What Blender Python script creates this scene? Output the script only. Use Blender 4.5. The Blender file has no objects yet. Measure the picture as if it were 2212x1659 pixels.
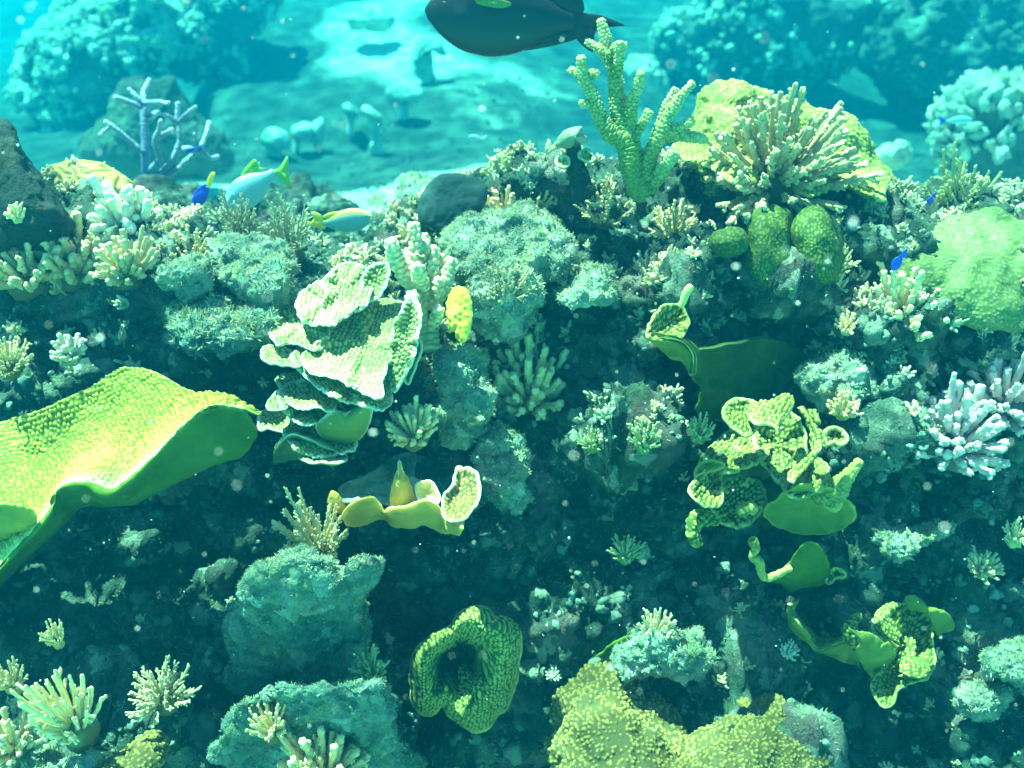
import bpy, math, random
import numpy as np
from mathutils import Vector, Matrix, Quaternion
from mathutils.bvhtree import BVHTree

SC = bpy.context.scene
COL = SC.collection
RNG = np.random.default_rng(7)
R = math.radians

# ------------------------------------------------------------------ camera
PITCH = R(22.0)
HW = 0.5206                       # tan of half the horizontal field of view
HH = HW * 1659.0 / 2211.0
cam_data = bpy.data.cameras.new('camera')
cam = bpy.data.objects.new('camera', cam_data)
COL.objects.link(cam)
cam.location = (0, 0, 0)
cam.rotation_euler = (math.pi / 2 - PITCH, 0, 0)
cam_data.sensor_width = 36.0
cam_data.lens = 18.0 / HW
cam_data.clip_start = 0.02
cam_data.clip_end = 500.0
cam_data.dof.use_dof = True
cam_data.dof.focus_distance = 2.35
cam_data.dof.aperture_fstop = 2.3
SC.camera = cam

# ------------------------------------------------------------------ daylight
SUN = Vector((-0.30, 0.04, 0.95)).normalized()
world = bpy.data.worlds.new("World")
SC.world = world
world.use_nodes = True
wt = world.node_tree
wt.nodes.clear()
sky = wt.nodes.new('ShaderNodeTexSky')
sky.sky_type = 'NISHITA'
sky.sun_disc = False
sky.sun_elevation = math.asin(SUN.z)
sky.sun_rotation = math.atan2(SUN.x, SUN.y)
bg = wt.nodes.new('ShaderNodeBackground')
bg.inputs['Strength'].default_value = 0.05
wo = wt.nodes.new('ShaderNodeOutputWorld')
wt.links.new(sky.outputs[0], bg.inputs[0])
wt.links.new(bg.outputs[0], wo.inputs[0])
sun_data = bpy.data.lights.new('sun', 'SUN')
sun_data.energy = 5.0
sun_data.angle = R(0.6)
sun_data.color = (1.0, 0.88, 0.62)
sun = bpy.data.objects.new('sun', sun_data)
COL.objects.link(sun)
sun.rotation_euler = SUN.to_track_quat('Z', 'Y').to_euler()
sun.location = SUN * 30

# ------------------------------------------------------------------ exposure
SC.view_settings.view_transform = 'Standard'
SC.view_settings.look = 'None'
SC.view_settings.exposure = 2.4
SC.view_settings.gamma = 1.0
SC.cycles.use_denoising = True
SC.cycles.max_bounces = 7
SC.cycles.diffuse_bounces = 3
SC.cycles.glossy_bounces = 2
SC.cycles.transmission_bounces = 3
SC.cycles.volume_bounces = 2
SC.cycles.use_adaptive_sampling = True
SC.cycles.adaptive_threshold = 0.015
SC.cycles.sample_clamp_indirect = 6.0

# the water: one closed box of even density
WATER_TOP = 1.9
WATER_DENSITY = 0.19
WATER_COLOR = (0.0, 0.070, 0.122, 1.0)
WATER_CLEAR = (0.0, 0.96, 0.98, 1.0)
WATER_G = 0.45

# ------------------------------------------------------------------ pixel <-> place helpers
CP, SP = math.cos(PITCH), math.sin(PITCH)


def ray(px, py):
    px = np.asarray(px, float); py = np.asarray(py, float)
    x = (px / 1105.5 - 1) * HW
    y = (1 - py / 829.5) * HH
    return np.stack([x, CP + y * SP, -SP + y * CP], -1)


def at(px, py, Y):
    d = ray(px, py)
    return d * (np.asarray(Y, float) / d[..., 1])[..., None]


def mpp(Y):                        # metres covered by one photo pixel at a forward distance
    return 2 * HW * Y * 1.02 / 2211.0


def zz(key, pts):                  # survey sheets: enlargements of the photo
    ox, oy = {'a': 0, 'b': 690, 'c': 1378}[key[0]], None
    oy = {'a': 0, 'b': 690, 'c': 1378}[key[0]]
    ox = {'1': 0, '2': 700, '3': 1400, '4': 2070}[key[1]]
    k, s = 2211 / 2770.0, 700 / 1659.0
    return [((ox + p[0] * s) * k, (oy + p[1] * s) * k) + tuple(p[2:]) for p in pts]


# ------------------------------------------------------------------ noise in numpy
def _hash(ix, iy, iz, seed):
    h = (ix * 374761393 + iy * 668265263 + iz * 2147483647 + seed * 974634777) & 0xFFFFFFFF
    h = ((h ^ (h >> 13)) * 1274126177) & 0xFFFFFFFF
    h = ((h ^ (h >> 16)) * 2246822519) & 0xFFFFFFFF
    return (h ^ (h >> 15)) & 0xFFFFFFFF


def h01(ix, iy, iz, seed=0):
    return _hash(ix.astype(np.int64), iy.astype(np.int64), iz.astype(np.int64), seed) / 4294967295.0


def vnoise(P, seed=0):             # smooth value noise, -1..1
    P = np.asarray(P, float)
    i = np.floor(P).astype(np.int64)
    f = P - i
    f = f * f * f * (f * (f * 6 - 15) + 10)
    out = 0
    for dx in (0, 1):
        wx = f[..., 0] if dx else 1 - f[..., 0]
        for dy in (0, 1):
            wy = f[..., 1] if dy else 1 - f[..., 1]
            for dz in (0, 1):
                wz = f[..., 2] if dz else 1 - f[..., 2]
                out = out + wx * wy * wz * h01(i[..., 0] + dx, i[..., 1] + dy, i[..., 2] + dz, seed)
    return out * 2 - 1


def fbm(P, octv=4, seed=0, gain=0.5):
    a, s, t = 1.0, 0, 0
    P = np.asarray(P, float)
    for o in range(octv):
        s = s + a * vnoise(P, seed + o * 17)
        t += a
        a *= gain
        P = P * 2.03 + 11.3
    return s / t * 1.5


def worley3(P, seed=0, jit=0.9):   # distance to the nearest cell point
    P = np.asarray(P, float)
    i = np.floor(P).astype(np.int64)
    best = np.full(P.shape[:-1], 9.0)
    for dx in (-1, 0, 1):
        for dy in (-1, 0, 1):
            for dz in (-1, 0, 1):
                c = i + np.array([dx, dy, dz])
                q = [c[..., k] + 0.5 + (h01(c[..., 0], c[..., 1], c[..., 2], seed + k) - 0.5) * jit for k in range(3)]
                d = (P[..., 0] - q[0]) ** 2 + (P[..., 1] - q[1]) ** 2 + (P[..., 2] - q[2]) ** 2
                best = np.minimum(best, d)
    return np.sqrt(best)


def dots2(U, seed=0, jit=0.5, r=0.38):   # rounded polyps on a staggered lattice, 0..1
    u = U[..., 0]; v = U[..., 1] * 1.1547
    j0 = np.floor(v).astype(np.int64)
    best = np.full(u.shape, 9.0)
    for dj in (-1, 0, 1):
        j = j0 + dj
        uo = u - 0.5 * (j & 1)
        i0 = np.floor(uo).astype(np.int64)
        for di in (-1, 0, 1):
            i = i0 + di
            cx = i + 0.5 + (h01(i, j, i * 0, seed) - 0.5) * jit
            cy = j + 0.5 + (h01(i, j, i * 0, seed + 5) - 0.5) * jit
            d = (uo - cx) ** 2 + ((v - cy) / 1.1547) ** 2
            rr = r * (0.75 + 0.5 * h01(i, j, i * 0, seed + 9))
            best = np.minimum(best, d / (rr * rr))
    return np.clip(1 - best, 0, 1) ** 0.75


def sstep(a, b, x):
    t = np.clip((x - a) / (b - a), 0, 1)
    return t * t * (3 - 2 * t)


# ------------------------------------------------------------------ mesh helpers
def make_mesh(name, V, Q=None, T=None, mats=(), attrs=None, midx=None, smooth=True):
    me = bpy.data.meshes.new(name)
    V = np.asarray(V, np.float32).reshape(-1, 3)
    parts, tot = [], []
    if Q is not None and len(Q):
        Q = np.asarray(Q, np.int32).reshape(-1, 4); parts.append(Q.ravel()); tot.append(np.full(len(Q), 4, np.int32))
    if T is not None and len(T):
        T = np.asarray(T, np.int32).reshape(-1, 3); parts.append(T.ravel()); tot.append(np.full(len(T), 3, np.int32))
    L = np.concatenate(parts); N = np.concatenate(tot)
    S = np.concatenate([[0], np.cumsum(N)[:-1]]).astype(np.int32)
    me.vertices.add(len(V)); me.vertices.foreach_set('co', V.ravel())
    me.loops.add(len(L)); me.loops.foreach_set('vertex_index', L)
    me.polygons.add(len(N)); me.polygons.foreach_set('loop_start', S); me.polygons.foreach_set('loop_total', N)
    me.polygons.foreach_set('use_smooth', np.full(len(N), smooth))
    if midx is not None:
        me.polygons.foreach_set('material_index', np.asarray(midx, np.int32))
    for m in mats:
        me.materials.append(m)
    for k, a in (attrs or {}).items():
        at_ = me.attributes.new(k, 'FLOAT', 'POINT')
        at_.data.foreach_set('value', np.asarray(a, np.float32).ravel())
    me.update(calc_edges=True)
    me.validate()
    return me


class Acc:                          # gathers pieces of one part into one mesh
    def __init__(s): s.V, s.Q, s.T, s.A, s.n = [], [], [], {}, 0

    def add(s, V, Q=None, T=None, **at_):
        V = np.asarray(V, float).reshape(-1, 3)
        s.V.append(V)
        if Q is not None and len(Q): s.Q.append(np.asarray(Q) + s.n)
        if T is not None and len(T): s.T.append(np.asarray(T) + s.n)
        for k, v in at_.items():
            s.A.setdefault(k, []).append(np.broadcast_to(np.asarray(v, float), (len(V),)))
        s.n += len(V)

    def mesh(s, name, mats=()):
        return make_mesh(name, np.concatenate(s.V), np.concatenate(s.Q) if s.Q else None,
                         np.concatenate(s.T) if s.T else None, mats,
                         {k: np.concatenate(v) for k, v in s.A.items()})


def link(name, mesh, parent=None, color=None, kind=None):
    o = bpy.data.objects.new(name, mesh)
    COL.objects.link(o)
    if parent is not None:
        o.parent = parent
        o.location = -parent.location if parent.get('_abs') else (0, 0, 0)
    if color is not None: o.color = (*color, 1)
    if kind: o['kind'] = kind
    return o


def tag(o, label, cat, group=None):
    o['label'] = label; o['category'] = cat
    if group: o['group'] = group
    return o


def thing(name, label, cat, loc, group=None):
    """An Empty at the base; children are built in world coordinates and shifted by -loc."""
    o = bpy.data.objects.new(name, None)
    COL.objects.link(o)
    o.location = Vector([float(c) for c in loc])
    o.empty_display_size = 0.05
    o['_abs'] = 1
    return tag(o, label, cat, group)


def grid_quads(nu, nv, closed_u=False, off=0):
    i = np.arange(nu if closed_u else nu - 1)
    j = np.arange(nv - 1)
    I, J = np.meshgrid(i, j, indexing='ij')
    I2 = (I + 1) % nu
    return np.stack([I * nv + J, I2 * nv + J, I2 * nv + J + 1, I * nv + J + 1], -1).reshape(-1, 4) + off


def catmull(P, t, closed=False):
    """P (n,...), t in 0..n-1 (or 0..n when closed)"""
    P = np.asarray(P, float); n = len(P)
    i = np.floor(t).astype(int)
    if not closed: i = np.clip(i, 0, n - 2)
    f = (t - i).reshape((-1,) + (1,) * (P.ndim - 1))
    idx = (lambda k: k % n) if closed else (lambda k: np.clip(k, 0, n - 1))
    a, b, c, d = P[idx(i - 1)], P[idx(i)], P[idx(i + 1)], P[idx(i + 2)]
    return 0.5 * (2 * b + (c - a) * f + (2 * a - 5 * b + 4 * c - d) * f ** 2 + (3 * b - 3 * c + d - a) * f ** 3)


def even_curve(P, n, closed=False):
    P = np.asarray(P, float); m = len(P)
    t = np.linspace(0, m if closed else m - 1, 40 * m)
    C = catmull(P, t if not closed else t, closed)
    s = np.concatenate([[0], np.cumsum(np.linalg.norm(np.diff(C, axis=0), axis=1))])
    u = np.linspace(0, s[-1], n, endpoint=not closed)
    tt = np.interp(u, s, t)
    return catmull(P, tt, closed)


def normals_of(G, closed_u=False):
    if closed_u:
        du = np.roll(G, -1, 0) - np.roll(G, 1, 0)
    else:
        du = np.gradient(G, axis=0)
    dv = np.gradient(G, axis=1)
    n = np.cross(du, dv)
    l = np.linalg.norm(n, axis=-1, keepdims=True)
    return n / np.maximum(l, 1e-12)


def plane_uv(G):
    P = G.reshape(-1, 3); c = P.mean(0)
    w, v = np.linalg.eigh(np.cov((P - c).T))
    return np.stack([(G - c) @ v[:, 2], (G - c) @ v[:, 1]], -1)


# ------------------------------------------------------------------ materials
def new_mat(name):
    m = bpy.data.materials.new(name); m.use_nodes = True
    nt = m.node_tree; nt.nodes.clear()
    out = nt.nodes.new('ShaderNodeOutputMaterial')
    return m, nt, out


def nd(nt, typ, **kw):
    n = nt.nodes.new(typ)
    for k, v in kw.items(): setattr(n, k, v)
    return n


def noise_tex(nt, scale, detail=4, rough=0.55, coord=None):
    n = nd(nt, 'ShaderNodeTexNoise')
    n.inputs['Scale'].default_value = scale; n.inputs['Detail'].default_value = detail
    n.inputs['Roughness'].default_value = rough
    if coord is None:
        g = nd(nt, 'ShaderNodeNewGeometry'); coord = g.outputs['Position']
    nt.links.new(coord, n.inputs['Vector'])
    return n


def ramp(nt, src, stops):
    r = nd(nt, 'ShaderNodeValToRGB')
    e = r.color_ramp.elements
    while len(e) < len(stops): e.new(0.5)
    for k, (p, c) in enumerate(stops):
        e[k].position = p; e[k].color = (*c, 1) if len(c) == 3 else c
    nt.links.new(src, r.inputs['Fac'])
    return r


def mixc(nt, fac, a, b, blend='MIX'):
    m = nd(nt, 'ShaderNodeMix', data_type='RGBA', blend_type=blend)
    for sock, v in ((m.inputs[0], fac), (m.inputs[6], a), (m.inputs[7], b)):
        if hasattr(v, 'links'): nt.links.new(v, sock)
        elif isinstance(v, (int, float)): sock.default_value = v
        else: sock.default_value = (*v, 1)
    return m.outputs[2]


def bump(nt, h, strength, dist, normal=None):
    b = nd(nt, 'ShaderNodeBump')
    b.inputs['Strength'].default_value = strength; b.inputs['Distance'].default_value = dist
    nt.links.new(h, b.inputs['Height'])
    if normal is not None: nt.links.new(normal, b.inputs['Normal'])
    return b.outputs['Normal']


def attr(nt, name):
    return nd(nt, 'ShaderNodeAttribute', attribute_name=name).outputs['Fac']


def finish(nt, out, col, rough=0.75, normal=None, spec=0.25, trans=0.0, tcol=None):
    p = nd(nt, 'ShaderNodeBsdfPrincipled')
    nt.links.new(col, p.inputs['Base Color']) if hasattr(col, 'links') else setattr(p.inputs['Base Color'], 'default_value', (*col, 1))
    p.inputs['Roughness'].default_value = rough
    p.inputs['Specular IOR Level'].default_value = spec
    if normal is not None: nt.links.new(normal, p.inputs['Normal'])
    s = p.outputs[0]
    if trans > 0:
        t = nd(nt, 'ShaderNodeBsdfTranslucent')
        if tcol is None: tcol = col
        nt.links.new(tcol, t.inputs['Color']) if hasattr(tcol, 'links') else setattr(t.inputs['Color'], 'default_value', (*tcol, 1))
        mx = nd(nt, 'ShaderNodeMixShader'); mx.inputs[0].default_value = trans
        nt.links.new(s, mx.inputs[1]); nt.links.new(t.outputs[0], mx.inputs[2])
        s = mx.outputs[0]
    nt.links.new(s, out.inputs['Surface'])


def mat_plate(name, low, tip, rim, trans=0.22, mottle=0.35):
    """bumpy upper side of a plate coral: polyp knobs paler than the skin between them, a rim paled to look sunlit"""
    m, nt, out = new_mat(name)
    c = mixc(nt, attr(nt, 'tip'), low, tip)
    n = noise_tex(nt, 9, 5)
    c = mixc(nt, ramp(nt, n.outputs['Fac'], [(0.38, (1, 1, 1)), (0.72, (1 - mottle, 1 - mottle * 0.8, 1 - mottle))]).outputs[0], (0, 0, 0), c, 'MULTIPLY') if False else mixc(nt, mottle, c, mixc(nt, n.outputs['Fac'], low, tip), 'OVERLAY')
    c = mixc(nt, attr(nt, 'rim'), c, rim)  # sunlit edge put into the colour
    f = noise_tex(nt, 420, 3)
    finish(nt, out, c, 0.7, bump(nt, f.outputs['Fac'], 0.35, 0.002), 0.3, trans)
    return m


def mat_skin(name, a, b, scale=14, trans=0.25, bumpd=0.0015, fscale=260):
    m, nt, out = new_mat(name)
    n = noise_tex(nt, scale, 5, 0.6)
    c = ramp(nt, n.outputs['Fac'], [(0.32, a), (0.68, b)]).outputs[0]
    if True:
        c = mixc(nt, attr(nt, 'rim'), c, (min(1, b[0] * 1.7), min(1, b[1] * 1.5), min(1, b[2] * 1.6)))  # rim lightened in the colour, the way sun would catch it
    f = noise_tex(nt, fscale, 3)
    finish(nt, out, c, 0.7, bump(nt, f.outputs['Fac'], 0.4, bumpd), 0.25, trans)
    return m


def mat_rock(name, dark, mid, pale, scale=7, pink=0.25, bumpd=0.012):
    m, nt, out = new_mat(name)
    n1 = noise_tex(nt, scale, 8, 0.65); n2 = noise_tex(nt, scale * 4.3, 6, 0.7); n3 = noise_tex(nt, scale * 0.55, 3)
    c = ramp(nt, n1.outputs['Fac'], [(0.36, dark), (0.5, mid), (0.66, pale)]).outputs[0]
    c2 = ramp(nt, n2.outputs['Fac'], [(0.35, dark), (0.55, mid), (0.72, pale)]).outputs[0]
    c = mixc(nt, 0.5, c, c2)
    gp = nd(nt, 'ShaderNodeNewGeometry')
    wob = nd(nt, 'ShaderNodeVectorMath', operation='MULTIPLY_ADD')
    nt.links.new(n2.outputs['Color'], wob.inputs[0]); wob.inputs[1].default_value = (0.5 / scale,) * 3; nt.links.new(gp.outputs['Position'], wob.inputs[2])
    vc = nd(nt, 'ShaderNodeTexVoronoi'); vc.inputs['Scale'].default_value = scale * 2.6; nt.links.new(wob.outputs[0], vc.inputs['Vector'])
    sp = nd(nt, 'ShaderNodeSeparateColor'); nt.links.new(vc.outputs['Color'], sp.inputs[0])
    pal = ramp(nt, sp.outputs[0], [(0.0, dark), (0.28, mid), (0.40, (mid[0] * 1.3, mid[1] * 1.1, mid[2] * 0.6)), (0.55, dark), (0.70, pale), (0.80, (mid[0] * 1.6, mid[1] * 0.9, mid[2] * 1.1)), (0.92, mid)])
    pal.color_ramp.interpolation = 'CONSTANT'
    c = mixc(nt, 0.42, c, pal.outputs[0])
    pk = ramp(nt, n3.outputs['Fac'], [(0.56, (0, 0, 0)), (0.66, (pink, pink, pink))]).outputs[0]
    c = mixc(nt, pk, c, (0.42, 0.20, 0.22))
    v = nd(nt, 'ShaderNodeTexVoronoi'); v.inputs['Scale'].default_value = scale * 16
    g = nd(nt, 'ShaderNodeNewGeometry'); nt.links.new(g.outputs['Position'], v.inputs['Vector'])
    f = noise_tex(nt, scale * 26, 5, 0.7)
    nrm = bump(nt, v.outputs['Distance'], 0.5, bumpd * 0.5, bump(nt, f.outputs['Fac'], 0.9, bumpd))
    finish(nt, out, c, 0.85, nrm, 0.15)
    return m


def mat_branch(name):
    """branch corals: the colony's colour sits on the object, growing tips are paler"""
    m, nt, out = new_mat(name)
    oi = nd(nt, 'ShaderNodeObjectInfo')
    n = noise_tex(nt, 60, 3)
    base = mixc(nt, 0.8, oi.outputs['Color'], mixc(nt, n.outputs['Fac'], (0.25, 0.3, 0.2), (0.80, 0.80, 0.72)), 'MULTIPLY')
    tipc = mixc(nt, 0.36, oi.outputs['Color'], (0.94, 0.80, 0.52))
    c = mixc(nt, attr(nt, 'tip'), base, tipc)
    f = noise_tex(nt, 300, 3)
    finish(nt, out, c, 0.7, bump(nt, f.outputs['Fac'], 0.5, 0.003), 0.25, 0.10)
    return m


def mat_plain(name, a, b, scale=20, rough=0.6, spec=0.3, trans=0.0):
    m, nt, out = new_mat(name)
    n = noise_tex(nt, scale, 4)
    c = ramp(nt, n.outputs['Fac'], [(0.35, a), (0.65, b)]).outputs[0]
    finish(nt, out, c, rough, None, spec, trans)
    return m


M = {}
M['reef'] = mat_rock('reef_rock', (0.010, 0.026, 0.024), (0.045, 0.085, 0.065), (0.44, 0.50, 0.38))
M['turf_rock'] = mat_rock('turf_covered_rock', (0.045, 0.10, 0.085), (0.16, 0.27, 0.22), (0.46, 0.62, 0.52), 11, 0.08)
M['pale_rock'] = mat_rock('pale_crusted_rock', (0.055, 0.11, 0.085), (0.27, 0.36, 0.28), (0.76, 0.80, 0.64), 9, 0.3)
M['dark_rock'] = mat_rock('dark_rock', (0.010, 0.018, 0.018), (0.028, 0.042, 0.036), (0.07, 0.09, 0.07), 8, 0.03)
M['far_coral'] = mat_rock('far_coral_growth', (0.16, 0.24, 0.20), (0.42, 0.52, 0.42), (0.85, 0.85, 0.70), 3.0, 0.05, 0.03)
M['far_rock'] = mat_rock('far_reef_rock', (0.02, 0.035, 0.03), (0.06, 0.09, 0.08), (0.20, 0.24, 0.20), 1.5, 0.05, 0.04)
M['branch'] = mat_branch('branch_coral_skin')
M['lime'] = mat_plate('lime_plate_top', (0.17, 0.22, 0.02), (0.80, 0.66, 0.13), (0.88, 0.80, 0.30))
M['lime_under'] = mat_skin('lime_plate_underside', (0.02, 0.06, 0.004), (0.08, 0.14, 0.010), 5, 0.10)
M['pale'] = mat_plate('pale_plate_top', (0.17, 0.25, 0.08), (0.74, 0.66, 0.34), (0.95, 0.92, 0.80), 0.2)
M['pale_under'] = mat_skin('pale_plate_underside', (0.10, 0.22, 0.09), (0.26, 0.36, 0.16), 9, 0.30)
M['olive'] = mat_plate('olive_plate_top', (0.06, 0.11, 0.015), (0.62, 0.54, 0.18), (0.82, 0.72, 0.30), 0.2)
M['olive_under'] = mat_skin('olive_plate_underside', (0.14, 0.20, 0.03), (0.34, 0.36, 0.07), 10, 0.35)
M['yellow'] = mat_skin('yellow_plate_skin', (0.78, 0.58, 0.22), (0.95, 0.82, 0.45), 16, 0.40)
M['cream'] = mat_plate('cream_massive_top', (0.10, 0.085, 0.025), (0.44, 0.30, 0.09), (0.6, 0.6, 0.35), 0.05)
M['mound'] = mat_plate('green_massive_top', (0.17, 0.20, 0.045), (0.60, 0.54, 0.18), (0.6, 0.6, 0.25), 0.05)
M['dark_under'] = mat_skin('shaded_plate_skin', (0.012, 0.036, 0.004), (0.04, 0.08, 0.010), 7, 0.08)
M['dark_lobe'] = mat_plate('dark_lobe_skin', (0.045, 0.09, 0.012), (0.24, 0.27, 0.06), (0.4, 0.4, 0.2), 0.08)
M['grey_skin'] = mat_skin('grey_cap_skin', (0.16, 0.20, 0.13), (0.36, 0.36, 0.26), 14, 0.06)
M['pale_turf'] = mat_skin('pale_turf', (0.15, 0.21, 0.10), (0.74, 0.68, 0.44), 15, 0.25)
M['disc'] = mat_plain('dark_sponge_skin', (0.012, 0.035, 0.040), (0.03, 0.06, 0.06), 12, 0.8, 0.1)
M['pale_mound'] = mat_plate('pale_mound_top', (0.13, 0.18, 0.06), (0.30, 0.32, 0.14), (0.5, 0.6, 0.25), 0.05)
M['gold'] = mat_skin('golden_cup_underside', (0.50, 0.33, 0.05), (0.72, 0.50, 0.12), 12, 0.40)
M['oval'] = mat_skin('yellow_oval_skin', (0.50, 0.44, 0.04), (0.80, 0.68, 0.10), 18, 0.2)
M['specks'] = mat_plain('drifting_specks', (0.8, 0.8, 0.75), (0.9, 0.9, 0.85))
M['turf'] = mat_skin('algae_turf', (0.045, 0.11, 0.06), (0.40, 0.48, 0.30), 14, 0.3)


def mat_sand():
    m, nt, out = new_mat('sand_and_rubble')
    n = noise_tex(nt, 0.55, 6, 0.6); f = noise_tex(nt, 9, 6, 0.7); r = noise_tex(nt, 2.2, 5, 0.65)
    sand = ramp(nt, f.outputs['Fac'], [(0.3, (0.34, 0.33, 0.28)), (0.7, (0.55, 0.53, 0.46))]).outputs[0]
    rub = ramp(nt, r.outputs['Fac'], [(0.35, (0.012, 0.020, 0.020)), (0.65, (0.05, 0.065, 0.055))]).outputs[0]
    a = nd(nt, 'ShaderNodeMath', operation='ADD'); nt.links.new(attr(nt, 'rubble'), a.inputs[0]); nt.links.new(n.outputs['Fac'], a.inputs[1])
    k = ramp(nt, a.outputs[0], [(0.78, (0, 0, 0)), (0.95, (1, 1, 1))]).outputs[0]
    c = mixc(nt, k, sand, rub)
    finish(nt, out, c, 0.9, bump(nt, f.outputs['Fac'], 0.6, 0.05), 0.1)
    return m


M['sand'] = mat_sand()

# ================================================================== the setting
def seabed_z(x, y):
    z = -2.55 + 1.27 * sstep(1.6, 4.0, y)
    yb = 8.6 + 0.25 * np.abs(x + 1.0) ** 1.15 + 9.0 * sstep(-2.6, -6.0, x) + 1.5 * sstep(1.5, 5, x)
    rise = np.clip(y - yb, 0, None) * 0.30
    z = z + 1.9 * (1 - np.exp(-rise / 1.6))
    far = sstep(20, 30, np.hypot(x, y))
    z = z + far * 1.2
    P = np.stack([x, y, x * 0], -1)
    z = z + 0.10 * fbm(P * 0.55, 3, 3) * sstep(3, 6, y) + 0.03 * fbm(P * 2.2, 3, 5)
    ripple = np.sin(7.5 * y + 2.2 * x + 2.4 * fbm(P * 0.7, 2, 9))
    z = z + 0.012 * ripple * sstep(3.5, 5, y) * (1 - sstep(9.5, 12, y))
    return np.minimum(z, 1.25)


def build_seabed():
    xs = np.concatenate([np.linspace(-30, -9, 60)[:-1], np.linspace(-9, 9, 300), np.linspace(9, 30, 60)[1:]])
    ys = np.concatenate([np.linspace(-8, 3, 30)[:-1], np.linspace(3, 16, 360), np.linspace(16, 40, 70)[1:]])
    X, Y = np.meshgrid(xs, ys, indexing='ij')
    Z = seabed_z(X, Y)
    V = np.stack([X, Y, Z], -1)
    slope = np.hypot(*np.gradient(Z, xs, ys))
    rub = 0.60 * sstep(6.6, 8.0, Y + 0.6 * fbm(V * 0.8, 2, 21)) + 0.25 * sstep(-0.5, -2.0, X) - 0.52 * np.exp(-((X + 1.6) / 0.9) ** 2) * sstep(9.2, 10.6, Y)
    me = make_mesh('seabed', V, grid_quads(len(xs), len(ys)), None, [M['sand']], {'rubble': rub})
    o = link('seabed', me); o['kind'] = 'structure'


build_seabed()

# the reef in front: a steep, lumpy face with a crest; crest height follows the photo
CREST = np.array([(-900, 440), (-300, 430), (0, 470), (100, 445), (250, 455), (340, 490), (440, 520), (600, 560), (760, 565), (840, 510), (940, 475),
                  (1040, 440), (1150, 405), (1250, 408), (1400, 415), (1550, 430), (1750, 440), (1900, 470), (2010, 485), (2211, 480), (2700, 470), (3300, 480)], float)
CREST_X = at(CREST[:, 0], CREST[:, 1], 2.85)[:, 0]
CREST_Z = at(CREST[:, 0], CREST[:, 1], 2.85)[:, 2]
PROFILE = np.array([(0.2, -2.75, 0), (1.0, -2.62, 0), (1.62, -2.40, 0), (1.98, -2.02, 0), (2.16, -1.72, .1), (2.31, -1.36, .25), (2.46, -1.04, .5), (2.62, -0.74, .85),
                    (2.85, -0.56, 1), (3.10, -0.60, 1), (3.40, -0.86, .7), (3.75, -1.20, .3), (4.3, -1.55, 0), (5.0, -1.75, 0)], float)


HOLLOWS = [(1680, 1030, 230, 200, 2.46), (1880, 1390, 230, 160, 2.34), (1720, 1230, 150, 90, 2.40), (870, 1090, 200, 110, 2.42), (1005, 1445, 150, 170, 2.28),
           (1600, 780, 210, 180, 2.70), (250, 1030, 400, 220, 2.42), (720, 780, 230, 260, 2.50), (660, 1350, 190, 160, 2.30), (680, 1570, 200, 110, 2.12), (1380, 1080, 200, 150, 2.46), (300, 680, 260, 90, 2.62), (1600, 1620, 260, 170, 2.26), (1330, 1590, 210, 160, 2.28)]

OUTCROPS = [(110, 1800, 330, 230, 1.74), (680, 1800, 200, 130, 1.86)]


def build_reef():
    xs = np.concatenate([np.linspace(-4.5, -1.75, 70)[:-1], np.linspace(-1.75, 1.75, 620), np.linspace(1.75, 4.5, 70)[1:]])
    prof = even_curve(PROFILE, 620)
    cz = np.interp(xs, CREST_X, CREST_Z)
    X = np.repeat(xs[:, None], len(prof), 1)
    Y = np.repeat(prof[None, :, 0], len(xs), 0)
    Z = prof[None, :, 1] + prof[None, :, 2] * (cz[:, None] + 0.60)
    G = np.stack([X, Y, Z], -1)
    w = sstep(1.3, 1.9, Y) * (1 - sstep(3.6, 4.3, Y))
    # big ledges: push in and out along the face, mostly towards the camera
    big = fbm(G * np.array([1.5, 1.2, 2.6]), 3, 31)
    G[..., 1] += w * (0.22 * big)
    # hollows eaten out of the face behind the larger corals
    for cx, cy, rx, ry, Ym in HOLLOWS:
        c = at(cx, cy, Ym)
        hx, hz = rx * mpp(Ym), ry * mpp(Ym) * 1.1
        m = 1 - sstep(0.75, 1.25, np.hypot((G[..., 0] - c[0]) / hx, (G[..., 2] - c[2]) / hz))
        G[..., 1] += m * np.clip(Ym + 0.04 * vnoise(G * 9, 3) - G[..., 1], 0, None)
    for cx, cy, rx, ry, Ym in OUTCROPS:
        c = at(cx, cy, Ym)
        hx, hz = rx * mpp(Ym), ry * mpp(Ym) * 1.1
        m = 1 - sstep(0.55, 1.25, np.hypot((G[..., 0] - c[0]) / hx, (G[..., 2] - c[2]) / hz))
        G[..., 1] -= m * np.clip(G[..., 1] - Ym - 0.05 * vnoise(G * 7, 8), 0, None)
    face = w * (1 - 0.65 * sstep(2.7, 2.85, Y))
    n = normals_of(G)
    if n[..., 1].mean() > 0: n = -n
    led = np.abs(fbm(G * np.array([3.0, 3.0, 5.5]), 4, 41))
    G += n * (face * (0.20 * (led - 0.35)))[..., None]
    n = normals_of(G)
    if n[..., 1].mean() > 0: n = -n
    wl = worley3(G * 8.5, 51)
    wl2 = worley3(G * 21 + 3, 57)
    G += n * (w * (0.065 * (0.6 - wl) * (0.5 + fbm(G * 4, 2, 61)) + 0.020 * (0.6 - wl2)))[..., None]
    n = normals_of(G)
    if n[..., 1].mean() > 0: n = -n
    G += n * (w * (0.016 * fbm(G * 34, 3, 71) + 0.006 * fbm(G * 90, 2, 77)))[..., None]
    me = make_mesh('reef', G, grid_quads(*G.shape[:2]), None, [M['reef']])
    o = link('reef', me); o['kind'] = 'structure'
    Q = grid_quads(*G.shape[:2])
    return BVHTree.FromPolygons(G.reshape(-1, 3).tolist(), Q.tolist()), G


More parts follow.
